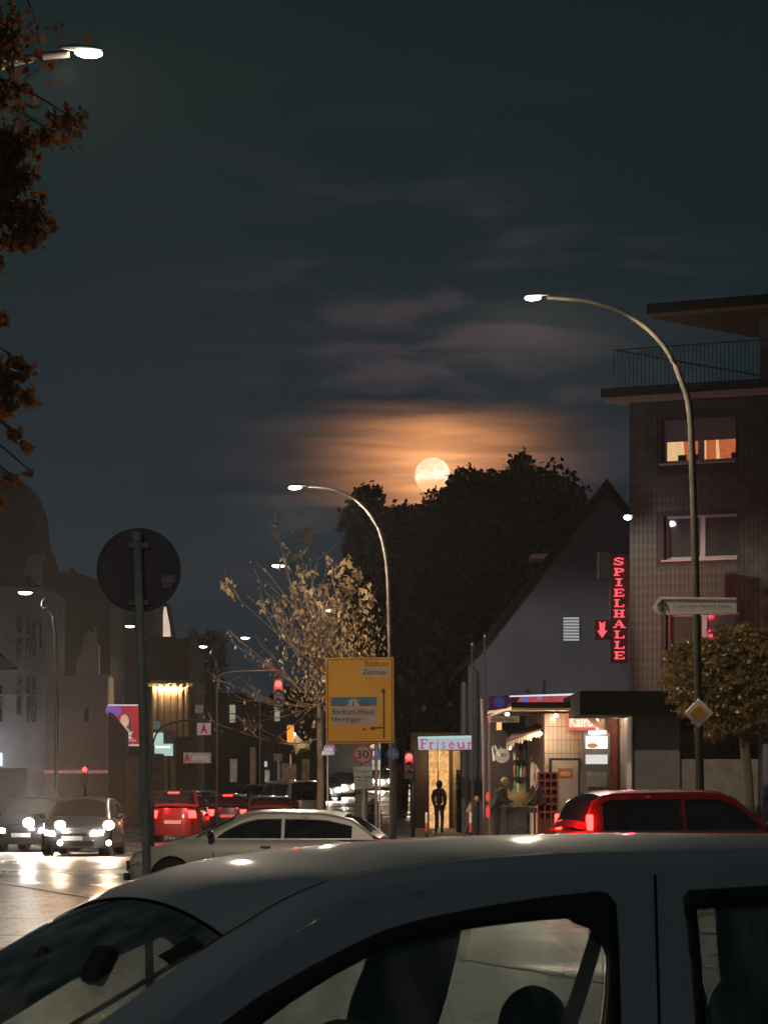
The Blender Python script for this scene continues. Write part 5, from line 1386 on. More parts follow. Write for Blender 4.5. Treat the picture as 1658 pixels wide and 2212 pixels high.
def vanb(step=.3):
    H = 1.95
    return Car(4.9, .95, [(0, .9), (.1, 1.0), (.6, 1.12), (.8, 1.2), (1.5, H - .12), (1.8, H - .02), (2.3, H), (4.5, H - .02), (4.74, H - .12), (4.84, 1.3), (4.9, 1.2)], .75, 1.55, 4.62, 4.80, belt=1.15, vbelt=.90, front=.9, step=step, tum=.16)
def carpaint(nm, c, rough=.3, coat=.9): return mat(nm, c, rough, .15, .04, 1.0, coat=coat)

# ---------- the parked people carrier in the foreground
a = R(27); U = Vector((math.cos(a), math.sin(a), 0))
O = Vector((-2.06546, 10.46433, 0)) - U * .3
fc = thing('parked_car', 'silver grey people carrier parked close by, its roof and front window filling the foreground', 'car', (O.x, O.y, .0), a)
# local x runs back along U; local +y is the far side, -y faces the camera
so_ = [(1.36, 1.05), (1.732, 1.206), (1.87, 1.285), (2.021, 1.355), (2.14, 1.405), (2.267, 1.452), (2.40, 1.482), (2.543, 1.505), (2.751, 1.531), (2.93, 1.547), (2.975, 1.542), (2.998, 1.512), (2.985, 1.38), (2.957, 1.187), (2.94, 1.05)]
si_ = [(1.62, 1.065), (1.80, 1.17), (1.95, 1.26), (2.10, 1.335), (2.22, 1.385), (2.316, 1.418), (2.44, 1.440), (2.559, 1.455), (2.70, 1.468), (2.842, 1.476), (2.860, 1.463), (2.905, 1.448), (2.934, 1.416), (2.946, 1.365), (2.925, 1.27), (2.900, 1.188), (2.885, 1.065)]
ro_ = [(3.165, 1.05), (3.188, 1.182), (3.205, 1.35), (3.214, 1.525), (3.240, 1.546), (3.50, 1.556), (4.05, 1.55), (4.22, 1.50), (4.34, 1.05)]
ri_ = [(3.205, 1.065), (3.228, 1.182), (3.245, 1.35), (3.255, 1.494), (3.50, 1.508), (4.02, 1.50), (4.16, 1.46), (4.27, 1.065)]
paint = mat('silver grey paint', (.27, .33, .44), .5, 0.0, .05, 1.5, coat=.55, bump=.02, bscale=300, spec=.25)
CF = mpv(.055)
ws = build_car(CF, fc, paint, side_windows=[(so_, si_), (ro_, ri_)], seam=(3.055, 3.137), detail=True, glass=M['glass'])
# headlining under the roof, trim on the pillars, screen frit, mirror, sticker
hl = mat('dark headlining', (.035, .036, .04), .9)
def inner(u0, u1, nm, m_, off, vmax, nu=20, nv=14, v0=None, sgn=1, bow=0.0):
    vs = []; fs = []; v0 = -vmax if v0 is None else v0
    for i in range(nu + 1):
        for j in range(nv + 1):
            v = v0 + (vmax - v0) * j / nv; u = u0 + (u1 - u0) * i / nu + bow * (v / .6) ** 2
            vs.append((u, v, CF.g(u, abs(v)) + off))
    for i in range(nu):
        for j in range(nv):
            q_ = i * (nv + 1) + j; fs.append((q_, q_ + nv + 1, q_ + nv + 2, q_ + 1))
    me = bpy.data.meshes.new(nm); me.from_pydata(vs, [], fs); me.update(); return me
link('headlining', inner(1.80, 4.4, 'headlining', hl, -.05, .55), hl, fc, True)
frit = mat('black screen frit', (.012, .012, .014), .25)
link('screen_frit', inner(1.735, 1.826, 'frit', frit, -.010, .56, 6, 20, bow=.0), frit, ws, True)
link('screen_frit', inner(.96, 1.80, 'frit', frit, -.010, .60, 20, 3, v0=.545), frit, ws, True)
link('screen_frit', inner(.96, 1.80, 'frit', frit, -.010, -.575, 20, 3, v0=-.605), frit, ws, True)
link('sun_strip', inner(1.60, 1.735, 'strip', frit, -.0105, .02, 6, 10, v0=-.38), frit, ws, True)
MB().box((1.56, -.40, 1.36), (.05, .10, .11), ry=.5).build('mirror_mount', M['black'], fc, local=True, bevel=.015)
MB().box((1.56, -.02, 1.335), (.05, .24, .08)).build('rear_view_mirror', M['black'], fc, local=True, bevel=.02)
MB().tube([(1.52, -.02, 1.34), (1.56, -.02, 1.395)], .012, 6).build('mirror_stem', M['black'], fc, local=True)
stk = mat('black screen sticker', (.01, .012, .013), .5)
link('sticker', inner(1.675, 1.775, 'sticker', stk, .002, -.528, 4, 3, v0=-.60), stk, ws, True)
# pale A pillar cover catching light behind the glass
tr_ = mat('pale pillar trim', (.50, .53, .52), .6)
def pillar(pts_in, sgn, nm, m_, off=-.03):
    return CF.make(nm, lambda u, z: CF.side(u, z, off), pts_in, [], m_, fc, sgn, thick=.02)
for sgn in (-1, 1):
    pillar([(2.95, 1.05), (3.19, 1.05), (3.24, 1.56), (2.99, 1.56)], sgn, 'pillar_trim', hl if sgn < 0 else mat('dark pillar trim', (.03, .034, .036), .8))
for sgn in (-1, 1):
    vs = []
    for u in np.linspace(1.75, 4.35, 60):
        for dv in (-.004, .004):
            v = CF.vr(u) - .086 + dv; vs.append((u, v * sgn, CF.g(u, v) + .0012))
    fs = [(2 * i, 2 * i + 1, 2 * i + 3, 2 * i + 2) for i in range(59)]
    me = bpy.data.meshes.new('roof_ditch'); me.from_pydata(vs, [], fs); me.update(); link('roof_ditch', me, M['rubber'], fc, True)
MB().tube([(4.1, 0, 1.69), (4.32, 0, 1.88)], [.006, .003], 6).build('aerial', M['black'], fc, local=True)
# seats, head restraints, belt, steering wheel
cloth = mat('charcoal seat cloth', (.075, .08, .085), .9)
for v in (-.38, .38):
    MB().box((2.72, v, .86), (.14, .48, .55), ry=.18).build('seat_back', cloth, fc, local=True, bevel=.05)
    MB().ell((2.90, v, 1.15 if v < 0 else 1.06), (.085, .15, .125), 20, 12).build('head_restraint', cloth, fc, smooth=True, local=True)
    MB().box((2.45, v, .55), (.5, .48, .16)).build('seat_cushion', cloth, fc, local=True, bevel=.05)
for v in (-.38, 0, .38):
    MB().box((3.72, v, .90), (.14, .42, .55), ry=.18).build('rear_seat_back', cloth, fc, local=True, bevel=.05)
    MB().ell((3.83, v, 1.17), (.075, .14, .10), 20, 12).build('rear_head_restraint', cloth, fc, smooth=True, local=True)
sbm = mat('grey seat belt', (.5, .52, .52), .7)
for v in (-.66, .66):
    mb = MB(); mb.add([(2.93, v, 1.45), (2.98, v, 1.45), (2.86, v * .92, 1.02), (2.80, v * .92, 1.02)], [(0, 1, 2, 3)]); mb.build('seat_belt', sbm, fc, local=True)
mb = MB(); mb.tube([(1.78 + .04 * math.sin(k / 24 * 6.2832), -.38 + .185 * math.cos(k / 24 * 6.2832), .98 + .18 * math.sin(k / 24 * 6.2832)) for k in range(25)], .014, 8)
mb.tube([(1.78, -.56, .98), (1.78, -.20, .98)], .02, 6); mb.build('steering_wheel', M['black'], fc, smooth=True, local=True)
MB().tube([(1.0, -.70, 1.04), (1.0, .70, 1.04)], .02, 6).build('wiper_arm', M['black'], fc, local=True)
hnd = mat('body colour handle', (.3, .33, .35), .3, .4, coat=.8)
for sgn in (-1, 1): MB().box((2.72, sgn * .875, .93), (.20, .03, .035)).build('door_handle', hnd, fc, local=True, bevel=.01)

# ---------- traffic at rest
def place(kind, px, D, heading, label, paint, lit=None, front_on=False, grp='cars on the junction', name='car', z=None, **kw):
    """px = column of the car's centre; heading = angle of the direction from nose to tail"""
    C = kind; cx = X(px, D); d = Vector((math.cos(heading), math.sin(heading), 0)) * C.L / 2
    c = Vector((cx, D, gz(D) if z is None else z)) - d
    t_ = thing(name, label, 'car', c, heading, grp)
    build_car(C, t_, paint, lit=lit, front_on=front_on, **kw)
    return t_
silver = carpaint('silver paint', (.62, .58, .54), .38, .6)
place(hatch(4.3, .88, 1.42), 565, 65, R(-7), 'silver hatchback crossing the junction just above the parked car windscreen', silver, lit='tail')
redp = carpaint('dark red paint', (.42, .015, .015))
place(estate(4.7, .92, 1.74), 1500, 66, R(196), 'dark red estate car crossing at the right edge with red tail lamps', redp, lit='tail')
for c_ in [o for o in bpy.data.objects if o.get('label', '').startswith('dark red estate')]:
    for sgn in (-1, 1):
        MB().box((4.46, sgn * .80, 1.20), (.10, .10, .26)).build('high_tail_light', M['tailcore'], c_, local=True, bevel=.02)
    o = pt('tail_bulb', (4.9, .8, 1.2), 60, (1, .03, .03), .08); o.parent = c_
q1 = place(hatch(4.2, .88, 1.5), 84, 108, R(82), 'car with dazzling headlights at the far left facing the camera', carpaint('black paint', (.03, .03, .035)), front_on=True, grp='cars facing the camera')
q2 = place(hatch(4.2, .88, 1.5), 182, 102, R(86), 'second dazzling car facing the camera with fog lamps lit', carpaint('grey paint', (.12, .11, .11)), front_on=True, grp='cars facing the camera')
HL = (1.0, .58, .30)
fgm = emat('fog lamp lit', (1.0, .86, .66), 22)
for (pxs, D_, pw_, car_, r_) in (((62, 118), 105.6, 26000, q1, .11), ((130, 235), 99.7, 13000, q2, .10)):
    for k, px in enumerate(pxs):
        at = Vector((X(px, D_), D_ - .05, .78))
        L_ = MB().ell((0, 0, 0), (r_ * 1.35, .04, r_ * 1.15)).build('lamp_lens', M['headlight'], car_, smooth=True, local=True)  # oversized glowing lens imitates the headlamp glare
        rt = Matrix.LocRotScale(car_.location, car_.rotation_euler, None).inverted()
        L_.matrix_local = rt @ Matrix.Translation(at)
        hc_ = (1.0, .88, .74) if car_ is q1 else HL
        spot('headlight_beam', at + Vector((0, -.1, 0)), (0.0 + (k - .5) * 2, 0, 2.6), 9000, hc_, 2.2, .5, .06, car_)
        spot('scattered_beam', at + Vector((0, -.12, .02)), at + Vector((0, -10, 2.6)), pw_ * .80, hc_, 34, .25, .08, car_)
        spot('lamp_flare', at + Vector((0, -.30, 0)), at + Vector((0, -10, 0)), pw_ * .035, hc_, 178, .1, .12, car_)
        spot('dipped_beam', at + Vector((0, -.1, 0)), (0, 62, 0), 240, (1, .85, .7), 70, .9, .06, car_)
for px in (130, 235):
    at = Vector((X(px, 99.6), 99.55, .34))
    L_ = MB().ell((0, 0, 0), (.07, .03, .07)).build('fog_lamp', fgm, q2, smooth=True, local=True)
    L_.matrix_local = Matrix.LocRotScale(q2.location, q2.rotation_euler, None).inverted() @ Matrix.Translation(at)

RED = (1, .05, .04)
def tl(car_, px, py, D_, pw_=40):
    for x_ in px: 
        o = pt('tail_bulb', (X(x_, D_), D_ - .25, Z(py, D_)), pw_, RED, .06); o.parent = car_; o.matrix_local = Matrix.LocRotScale(car_.location, car_.rotation_euler, None).inverted() @ Matrix.Translation(o.location)
c1 = place(estate(4.5, .9, 1.62), 386, 126, R(-92), 'red car braking at the head of the queue on the left', carpaint('bright red paint', (.22, .02, .02)), lit='brake', grp='queueing cars seen from behind')
tl(c1, (342, 430), 1728, 123.2, 40)
c2 = place(hatch(4.1, .86, 1.46), 495, 148, R(-90), 'dark car with two lit tail lamps left of the white van', carpaint('dark blue paint', (.03, .035, .05)), lit='brake', grp='queueing cars seen from behind')
tl(c2, (462, 527), 1727, 145.6, 40)
c3 = place(hatch(4.1, .86, 1.5), 440, 176, R(-90), 'pale car roof between the two braking cars', carpaint('pale gold paint', (.45, .42, .36)), lit='tail', grp='queueing cars seen from behind')
c4 = place(estate(4.5, .88, 1.6), 548, 186, R(-91), 'dark green car further up the queue beside the van', carpaint('dark green paint', (.03, .05, .04)), lit='tail', grp='queueing cars seen from behind')
c5 = place(vanb(), 628, 158, R(-70), 'white delivery van standing in the queue below the bare tree', carpaint('white van paint', (.5, .47, .43)), grp='queueing cars seen from behind', name='delivery_van')
c6 = place(hatch(4.1, .86, 1.42), 582, 138, R(-88), 'low brown car with red lamps in front of the white van', carpaint('brown paint', (.10, .07, .05)), lit='tail', grp='queueing cars seen from behind')
tl(c6, (558, 606), 1733, 135.6, 40)
fl_ = [(705, 228, 'first oncoming car with twin lamps under the loading sign'), (741, 240, 'second oncoming car left of the white plates'), (820, 262, 'oncoming car right of the white plates'),
       (858, 285, 'oncoming car just right of the dark lamp post'), (910, 305, 'farthest oncoming car below the red signal'), (664, 300, 'distant oncoming car seen past the bare tree trunk')]
for i, (px, D_, lb) in enumerate(fl_):
    c = place(hatch(4.1, .87, 1.45, .35), px, D_, R(92), lb, carpaint('dark oncoming paint %d' % i, (.05 + .02 * i, .05, .05)), front_on=True, grp='oncoming cars up the street', lamp_m=M['headfar'])
    for k in (-1, 1):
        L_ = MB().ell((-.02, k * .62, .60), (.05, .19, .15)).build('lamp_lens', M['headfar'], c, smooth=True, local=True)  # glowing ellipsoid added over each headlamp as its glare
    o = pt('beam', (X(px, D_), D_ - 2.6, gz(D_) + .62), 380, (1, .86, .66), .3); o.parent = c
    o.matrix_local = Matrix.LocRotScale(c.location, c.rotation_euler, None).inverted() @ Matrix.Translation(o.location)
c7 = place(hatch(4.1, .86, 1.45), 958, 172, R(-95), 'car with one bright brake lamp in front of the hairdresser', carpaint('black queue paint', (.04, .03, .03)), lit='brake', grp='queueing cars seen from behind', z=0.0)
tl(c7, (957,), 1690, 169, 40)
# ================================================================ trees
def branch(mb, p, d, L, r, depth, tips, segs=4, wig=.18, up=.15, rg=rnd, minr=.006, kids=3, spread=.7):
    pts = [Vector(p)]; dd = Vector(d).normalized()
    for i in range(segs):
        dd = (dd + Vector((rg.gauss(0, wig), rg.gauss(0, wig), rg.gauss(0, wig) + up)) * .5).normalized()
        pts.append(pts[-1] + dd * L / segs)
    mb.tube(pts, [max(minr, r * (1 - .65 * i / segs)) for i in range(segs + 1)], 6 if r > .03 else 4, cap=False)
    if depth == 0: tips.append((pts[-1], dd)); tips.append((pts[-2], dd)); return
    for k in range(kids):
        i = rg.randint(max(1, segs // 2 - 1), segs)
        ax = Vector((rg.gauss(0, 1), rg.gauss(0, 1), rg.gauss(0, .6))).normalized()
        nd = (dd + ax * spread).normalized()
        branch(mb, pts[i], nd, L * rg.uniform(.5, .75), max(minr, r * .5), depth - 1, tips, segs, wig, up, rg, minr, kids, spread)
# sparse tree in late leaf
D = 124.0
bt = thing('young_tree', 'thinly leaved tree with long bare twigs lit gold behind the yellow sign', 'tree', (X(690, D), D, 0))
mb = MB(); tips = []
rg = random.Random(21)
base = PW(690, 1812, D); fork = PW(688, 1520, D)
mb.tube([base, PW(692, 1700, D), PW(690, 1600, D), fork], [.14, .11, .09, .07], 8)
leaders = [((590, 1117), 0), ((662, 1143), .5), ((706, 1190), -.3), ((480, 1262), .4), ((548, 1228), -.8), ((770, 1240), .6), ((815, 1270), -.4), ((462, 1465), .5), ((500, 1368), -1), ((835, 1340), .8), ((640, 1185), 1.5), ((745, 1205), -1.3), ((570, 1420), 1.6), ((600, 1300), 1.2), ((720, 1290), -1.6), ((770, 1330), -1.2), ((660, 1260), -1.8), ((520, 1490), .9), ((590, 1510), -.6), ((455, 1560), .2)]
for k, ((px, py), dy) in enumerate(leaders):
    tgt = PW(px, py, D + dy * 1.6)
    a0 = fork.lerp(PW(690, 1440, D), rg.random()) if py < 1350 else PW(689, rg.uniform(1505, 1600), D)
    mid = a0.lerp(tgt, .45) + Vector(((a0.x - tgt.x) * .10, rg.gauss(0, .2), -.25 + rg.gauss(0, .1)))
    pp = curve([a0, mid, tgt], 6)
    mb.tube(pp, [max(.007, .034 * (1 - i / (len(pp) - 1)) ** 1.1) for i in range(len(pp))], 5, cap=False)
    for j in range(2, len(pp) - 1):
        if rg.random() < .45:
            dd = (pp[j + 1] - pp[j]).normalized(); L_ = (pp[-1] - pp[j]).length * rg.uniform(.25, .5) + .3
            ax = Vector((rg.gauss(0, 1), rg.gauss(0, .8), rg.gauss(0, .5))).normalized()
            branch(mb, pp[j], (dd + ax * .55).normalized(), min(L_, 1.8), .022, 1, tips, 4, .15, .12, rg, .007, 2, .5)
    tips.append((pp[-1], (pp[-1] - pp[-2]).normalized())); tips.append((pp[-2], (pp[-1] - pp[-2]).normalized()))
mb.build('trunk', M['barklight'], bt)
lfm = leafmat('yellow brown leaf', (.32, .20, .09), (.50, .37, .19), .25, 3)
lm = MB().add([(0, 0, 0), (.028, .012, -.05), (.018, .02, -.10), (0, .0, -.15), (-.018, .02, -.10), (-.028, .012, -.05)], [(0, 1, 2, 3), (0, 3, 4, 5)]).mesh('leaf'); lm.materials.append(lfm)
rg.shuffle(tips)
big = [t_ for t_ in tips]
big.sort(key=lambda t_: -t_[0].z + rg.uniform(-2.0, 2.0))
cnt = 0
for (p, dd) in big:
    for k in range(rg.randint(2, 4)):
        if cnt >= 300: break
        o = bpy.data.objects.new('leaf', lm); col.objects.link(o); o.parent = bt
        o.location = p - dd * rg.uniform(0, .35) - bt.location + Vector((rg.gauss(0, .05), rg.gauss(0, .05), rg.gauss(0, .04)))
        o.rotation_euler = (rg.gauss(0, .6), rg.gauss(0, .6), rg.uniform(0, 6.3)); s_ = rg.uniform(.8, 1.5); o.scale = (s_ * 2.0, s_, s_ * 1.25); cnt += 1
P_ = []
for (p, dd) in tips:
    for k in range(1): P_.append(p - dd * rg.uniform(0, .6) + Vector((rg.gauss(0, .10), rg.gauss(0, .10), rg.gauss(0, .10) - .05)))
# denser leaves low in the crown
for k in range(2500):
    px = rg.gauss(722, 46); py = rg.gauss(1425, 70)
    if 560 < px < 845 and 1290 < py < 1640: P_.append(PW(px, py, D + rg.gauss(0, 1.2)))
tag(quads('foliage', np.array(P_), nrg.uniform(.10, .17, len(P_)), lfm, bt, .45, 1.2, off=bt.location), kind='stuff')

# dark tree masses behind
def bigtree(name, label, D, blobs, base_px, n, leaf, lm_, core=.78):
    t_ = thing(name, label, 'tree', (X(base_px, D), D, gz(D)))
    q = D / F
    mb = MB(); fk = PW(base_px, blobs[0][1] + 100, D)
    mb.tube([(X(base_px, D), D, gz(D) - .2), (X(base_px, D) + .2, D, 3), fk], [.5, .38, .22], 10)
    C_ = []; tot = sum(b[2] * b[3] for b in blobs)
    tips = []
    for (cx, cy_, rx, ry) in blobs:
        c = PW(cx, cy_, D)
        pp = curve([fk - Vector((0, 0, 2)), fk.lerp(c, .5) + Vector((0, 0, -.4)), c + Vector((0, 0, ry * q * .5))], 4)
        mb.tube(pp, [.16 * (1 - .8 * i / (len(pp) - 1)) for i in range(len(pp))], 5, cap=False)
        for k in range(5):
            an = rnd.uniform(.1, math.pi - .1)
            tp = c + Vector((math.cos(an) * rx * q * .95, rnd.gauss(0, .5), math.sin(an) * ry * q * .95))
            mb.tube([c, c.lerp(tp, .6) + Vector((0, 0, .2)), tp], [.06, .035, .012], 4, cap=False)
        m_ = int(n * rx * ry / tot)
        d_ = nrg.normal(size=(m_, 3)); d_ /= np.linalg.norm(d_, axis=1)[:, None]
        rr = nrg.uniform(.20, 1.0, m_) ** .60
        # uneven outline: push clumps in and out
        cl = np.sin(d_[:, 0] * 9 + cx) * np.cos(d_[:, 2] * 8 + cy_) * .15 + np.sin(d_[:, 0] * 27 + cy_) * np.sin(d_[:, 2] * 21) * .12
        rr = rr * (1.0 + cl) + nrg.normal(0, .045, m_)
        C_.append(np.array([c.x, c.y, c.z]) + d_ * rr[:, None] * np.array([rx * q, min(rx * q, 4.0), ry * q]))
    mb.build('trunk', M['bark'], t_)
    C_ = np.concatenate(C_)
    tag(quads('foliage', C_, nrg.uniform(leaf * .7, leaf * 1.3, len(C_)), lm_, t_, .7, .2, off=t_.location), kind='stuff')
    return t_
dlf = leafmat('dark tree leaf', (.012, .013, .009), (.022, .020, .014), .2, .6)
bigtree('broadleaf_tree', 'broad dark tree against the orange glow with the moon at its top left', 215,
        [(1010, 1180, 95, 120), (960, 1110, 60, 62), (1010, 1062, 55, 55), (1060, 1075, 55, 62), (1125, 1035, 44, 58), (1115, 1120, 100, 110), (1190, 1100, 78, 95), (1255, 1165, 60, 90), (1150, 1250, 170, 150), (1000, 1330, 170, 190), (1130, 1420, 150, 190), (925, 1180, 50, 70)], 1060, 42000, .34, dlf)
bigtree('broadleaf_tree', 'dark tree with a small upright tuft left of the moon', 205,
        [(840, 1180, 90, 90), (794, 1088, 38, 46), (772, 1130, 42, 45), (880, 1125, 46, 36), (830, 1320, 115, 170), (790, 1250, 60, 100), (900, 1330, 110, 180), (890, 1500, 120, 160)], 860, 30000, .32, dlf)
lf3 = leafmat('muted brown leaf', (.035, .025, .015), (.07, .05, .03), .3, .8)  # browner leaf tone than the dark trees
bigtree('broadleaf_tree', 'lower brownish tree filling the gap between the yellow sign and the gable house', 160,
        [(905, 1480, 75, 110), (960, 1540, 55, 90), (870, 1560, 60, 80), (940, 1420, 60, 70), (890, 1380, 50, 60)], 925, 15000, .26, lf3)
bigtree('broadleaf_tree', 'rounded dark tree far behind the round traffic sign', 300, [(225, 1300, 30, 45), (420, 1440, 50, 70), (455, 1420, 35, 60), (430, 1500, 60, 70)], 435, 7000, .4, dlf)

# clipped tree on the right
D = 97.0
ct = thing('clipped_tree', 'clipped tree with yellowing leaves beside the right lamp post', 'tree', (X(1612, D), D, .11))
mb = MB(); mb.tube([(X(1622, D), D, .11), (X(1616, D), D, Z(1700, D)), (X(1606, D), D, Z(1590, D)), (X(1600, D), D, Z(1540, D))], [.13, .12, .12, .16], 10)
for k in range(26):
    tp = PW(rnd.uniform(1450, 1760), rnd.uniform(1400, 1560), D + rnd.uniform(-1, 1)); s0 = PW(1602, rnd.uniform(1530, 1570), D)
    mb.tube([s0, s0.lerp(tp, .5) + Vector((0, 0, .2)), tp], [.05, .03, .01], 5, cap=False)
mb.build('trunk', M['bark'], ct, smooth=True)
C_ = []
cl = [(1500, 1425, 65, 55), (1600, 1400, 90, 48), (1700, 1400, 90, 50), (1480, 1475, 50, 55), (1560, 1470, 90, 60), (1660, 1460, 100, 70), (1520, 1530, 60, 42), (1600, 1545, 90, 45), (1690, 1540, 80, 50), (1545, 1570, 40, 30)]
for (cx, cy_, rx, ry) in cl:
    m_ = int(rx * ry * .95); d_ = nrg.normal(size=(m_, 3)); d_ /= np.linalg.norm(d_, axis=1)[:, None]
    rr = nrg.uniform(.4, 1.02, m_) ** .6 * (1 + .22 * np.sin(d_[:, 0] * 11 + cx) * np.sin(d_[:, 2] * 13 + cy_)) + nrg.normal(0, .05, m_)
    c = PW(cx, cy_, D); hole = np.sin(d_[:, 0] * 7 + cy_) * np.sin(d_[:, 2] * 6 + cx) + nrg.normal(0, .3, m_) > -.35; C_.append((np.array(c) + d_ * rr[:, None] * np.array([rx * D / F, 1.1, ry * D / F]))[hole])
C_ = np.concatenate(C_)
tag(quads('foliage', C_, nrg.uniform(.07, .15, len(C_)), leafmat('yellowing leaf', (.27, .165, .045), (.07, .055, .02), .3, 2.2), ct, .6, .4, off=ct.location), kind='stuff')

# oak at the left edge, its outer sprays in view
D = 31.0; q = D / F
ok = thing('oak_tree', 'oak whose orange brown leaves hang into the left edge under the lamp', 'tree', (X(-420, D), D, .12))
mb = MB(); mb.tube([(X(-420, D), D, .12), (X(-410, D), D, 3.0), (X(-380, D), D, 6.0), (X(-330, D), D, 8.2)], [.28, .22, .16, .08], 10)
sprays = [(0, 90, 110, 90, 380), (-20, 200, 100, 70, 420), (95, 300, 70, 22, 110), (135, 262, 60, 30, 120), (20, 320, 60, 60, 420), (30, 385, 50, 45, 300), (5, 450, 60, 55, 340), (75, 475, 40, 50, 300), (40, 520, 50, 26, 190), (-5, 570, 14, 26, 60), (8, 690, 16, 14, 40), (30, 795, 44, 32, 240), (8, 840, 34, 30, 160), (55, 858, 20, 16, 70), (18, 880, 26, 12, 40), (30, 940, 16, 16, 40), (55, 965, 14, 10, 30), (20, 1035, 22, 12, 36), (65, 1022, 10, 6, 12), (-10, 1090, 24, 30, 60)]
LV = []
for (cx, cy_, rx, ry, n_) in sprays:
    c = PW(cx, cy_, D); s0 = PW(-300, cy_ - 90, D)
    mb.tube(curve([s0, s0.lerp(c, .6) + Vector((0, 0, .25)), c + Vector((rx * q * .6, 0, 0))], 4), [.016 - .0014 * i for i in range(9)], 5, cap=False)
    for k in range(n_):
        r0 = abs(nrg.normal(0, .5)); an = nrg.uniform(0, 6.283)
        LV.append((cx + rx * r0 * math.cos(an), cy_ + ry * r0 * math.sin(an) + rnd.gauss(0, 2), D + nrg.normal(0, .35)))
mb.build('trunk', M['bark'], ok)
olm = leafmat('orange oak leaf', (.27, .11, .032), (.045, .022, .012), .55, 3)
ol = [(0, 0, 0), (.012, .004, .012), (.026, .0, .022), (.022, -.004, .034), (.036, 0, .048), (.024, .004, .06), (.03, 0, .076), (.0, .01, .098), (-.03, 0, .076), (-.024, .004, .06), (-.036, 0, .048), (-.022, -.004, .034), (-.026, 0, .022), (-.012, .004, .012)]
om = MB().add(ol, [(0, 1, 2, 3, 10, 11), (3, 4, 5, 8, 9, 10), (5, 6, 7, 8), (11, 12, 13, 0)]).mesh('leaf'); om.materials.append(olm)
LV = [l for l in LV]; rnd.shuffle(LV)
vis = [l for l in LV if l[0] > 0]; hid = [l for l in LV if l[0] <= 0]
rgl = random.Random(3)
for (a_, b_, d_) in vis[:300]:
    o = bpy.data.objects.new('leaf', om); col.objects.link(o); o.parent = ok; o.location = PW(a_, b_, d_) - ok.location
    o.rotation_euler = (rgl.uniform(1, 4.5), rgl.uniform(-1, 1), rgl.uniform(0, 6.3)); s_ = rgl.uniform(.7, 1.2); o.scale = (s_, s_, s_)
rest = np.array([tuple(PW(a_, b_, d_)) for (a_, b_, d_) in vis[300:] + hid])
tag(quads('foliage', rest, nrg.uniform(.06, .11, len(rest)), olm, ok, .6, .6, off=ok.location), kind='stuff')

# shrub by the utility cabinet, and grasses on the barrow
D = 117.0
sh = thing('shrub', 'dark shrub right of the utility cabinet under the small white plates', 'shrub', (X(806, D), D, .11))
C_ = nrg.normal(size=(2600, 3)); C_ /= np.linalg.norm(C_, axis=1)[:, None]; C_ *= nrg.uniform(.3, 1, (2600, 1)) ** .5
C_ = C_ * np.array([.26, .3, .62]) + np.array([X(806, D), D, .78])
tag(quads('foliage', C_, nrg.uniform(.05, .09, 2600), leafmat('shrub leaf', (.03, .035, .02), (.05, .05, .03), .2), sh, off=sh.location), kind='stuff')
MB().tube([(X(806, D), D, .1), (X(806, D), D, 1.1)], [.03, .01], 6).build('stem', M['bark'], sh)
D = 109.5
bar = thing('flower_barrow', 'barrow of straw coloured dry grasses and dark twigs before the kiosk', 'barrow', (X(1120, D), D, .11))
MB().bx(X(1092, D), X(1158, D), D - .3, D + .3, 1.02, 1.17).build('tray', M['dark'], bar)
for px in (1096, 1154):
    MB().cyl((X(px, D), D, .11), (X(px, D), D, 1.02), .025, 6).build('leg', M['dark'], bar)
MB().lathe([(.22, -.02), (.25, -.02), (.25, .02), (.22, .02)], (X(1125, D), D - .35, .36), 20, 'Y').build('wheel', M['tyre'], bar)
pts = []
mbg = MB()
for k in range(420):
    an = rnd.uniform(-1.2, 1.2); L_ = rnd.uniform(.35, .85); s0 = Vector((X(1118, D) + rnd.gauss(0, .14), D + rnd.gauss(0, .1), 1.19))
    e_ = s0 + Vector((math.sin(an) * L_ * .75, rnd.gauss(0, .15), math.cos(an) * L_ * .55 + .05)); w_ = .012
    mbg.add([s0 + Vector((-w_, 0, 0)), s0 + Vector((w_, 0, 0)), e_ + Vector((w_ * .4, 0, 0)), e_ + Vector((-w_ * .4, 0, 0))], [(0, 1, 2, 3)])
tag(mbg.build('dry_grass', leafmat('straw', (.62, .44, .22), (.45, .30, .15), .3), bar), kind='stuff')
mbg = MB()
for k in range(120):
    an = rnd.uniform(.3, 1.5); L_ = rnd.uniform(.4, .95); s0 = Vector((X(1140, D) + rnd.gauss(0, .12), D + rnd.gauss(0, .1), 1.19))
    e_ = s0 + Vector((math.sin(an) * L_ * .6, rnd.gauss(0, .15), math.cos(an) * L_ * .6 + .12)); w_ = .012
    mbg.add([s0 + Vector((-w_, 0, 0)), s0 + Vector((w_, 0, 0)), e_ + Vector((w_, 0, 0)), e_ - Vector((w_, 0, 0))], [(0, 1, 2, 3)])
tag(mbg.build('dark_twigs', leafmat('dark twig', (.10, .07, .05), (.06, .045, .04), .1), bar), kind='stuff')

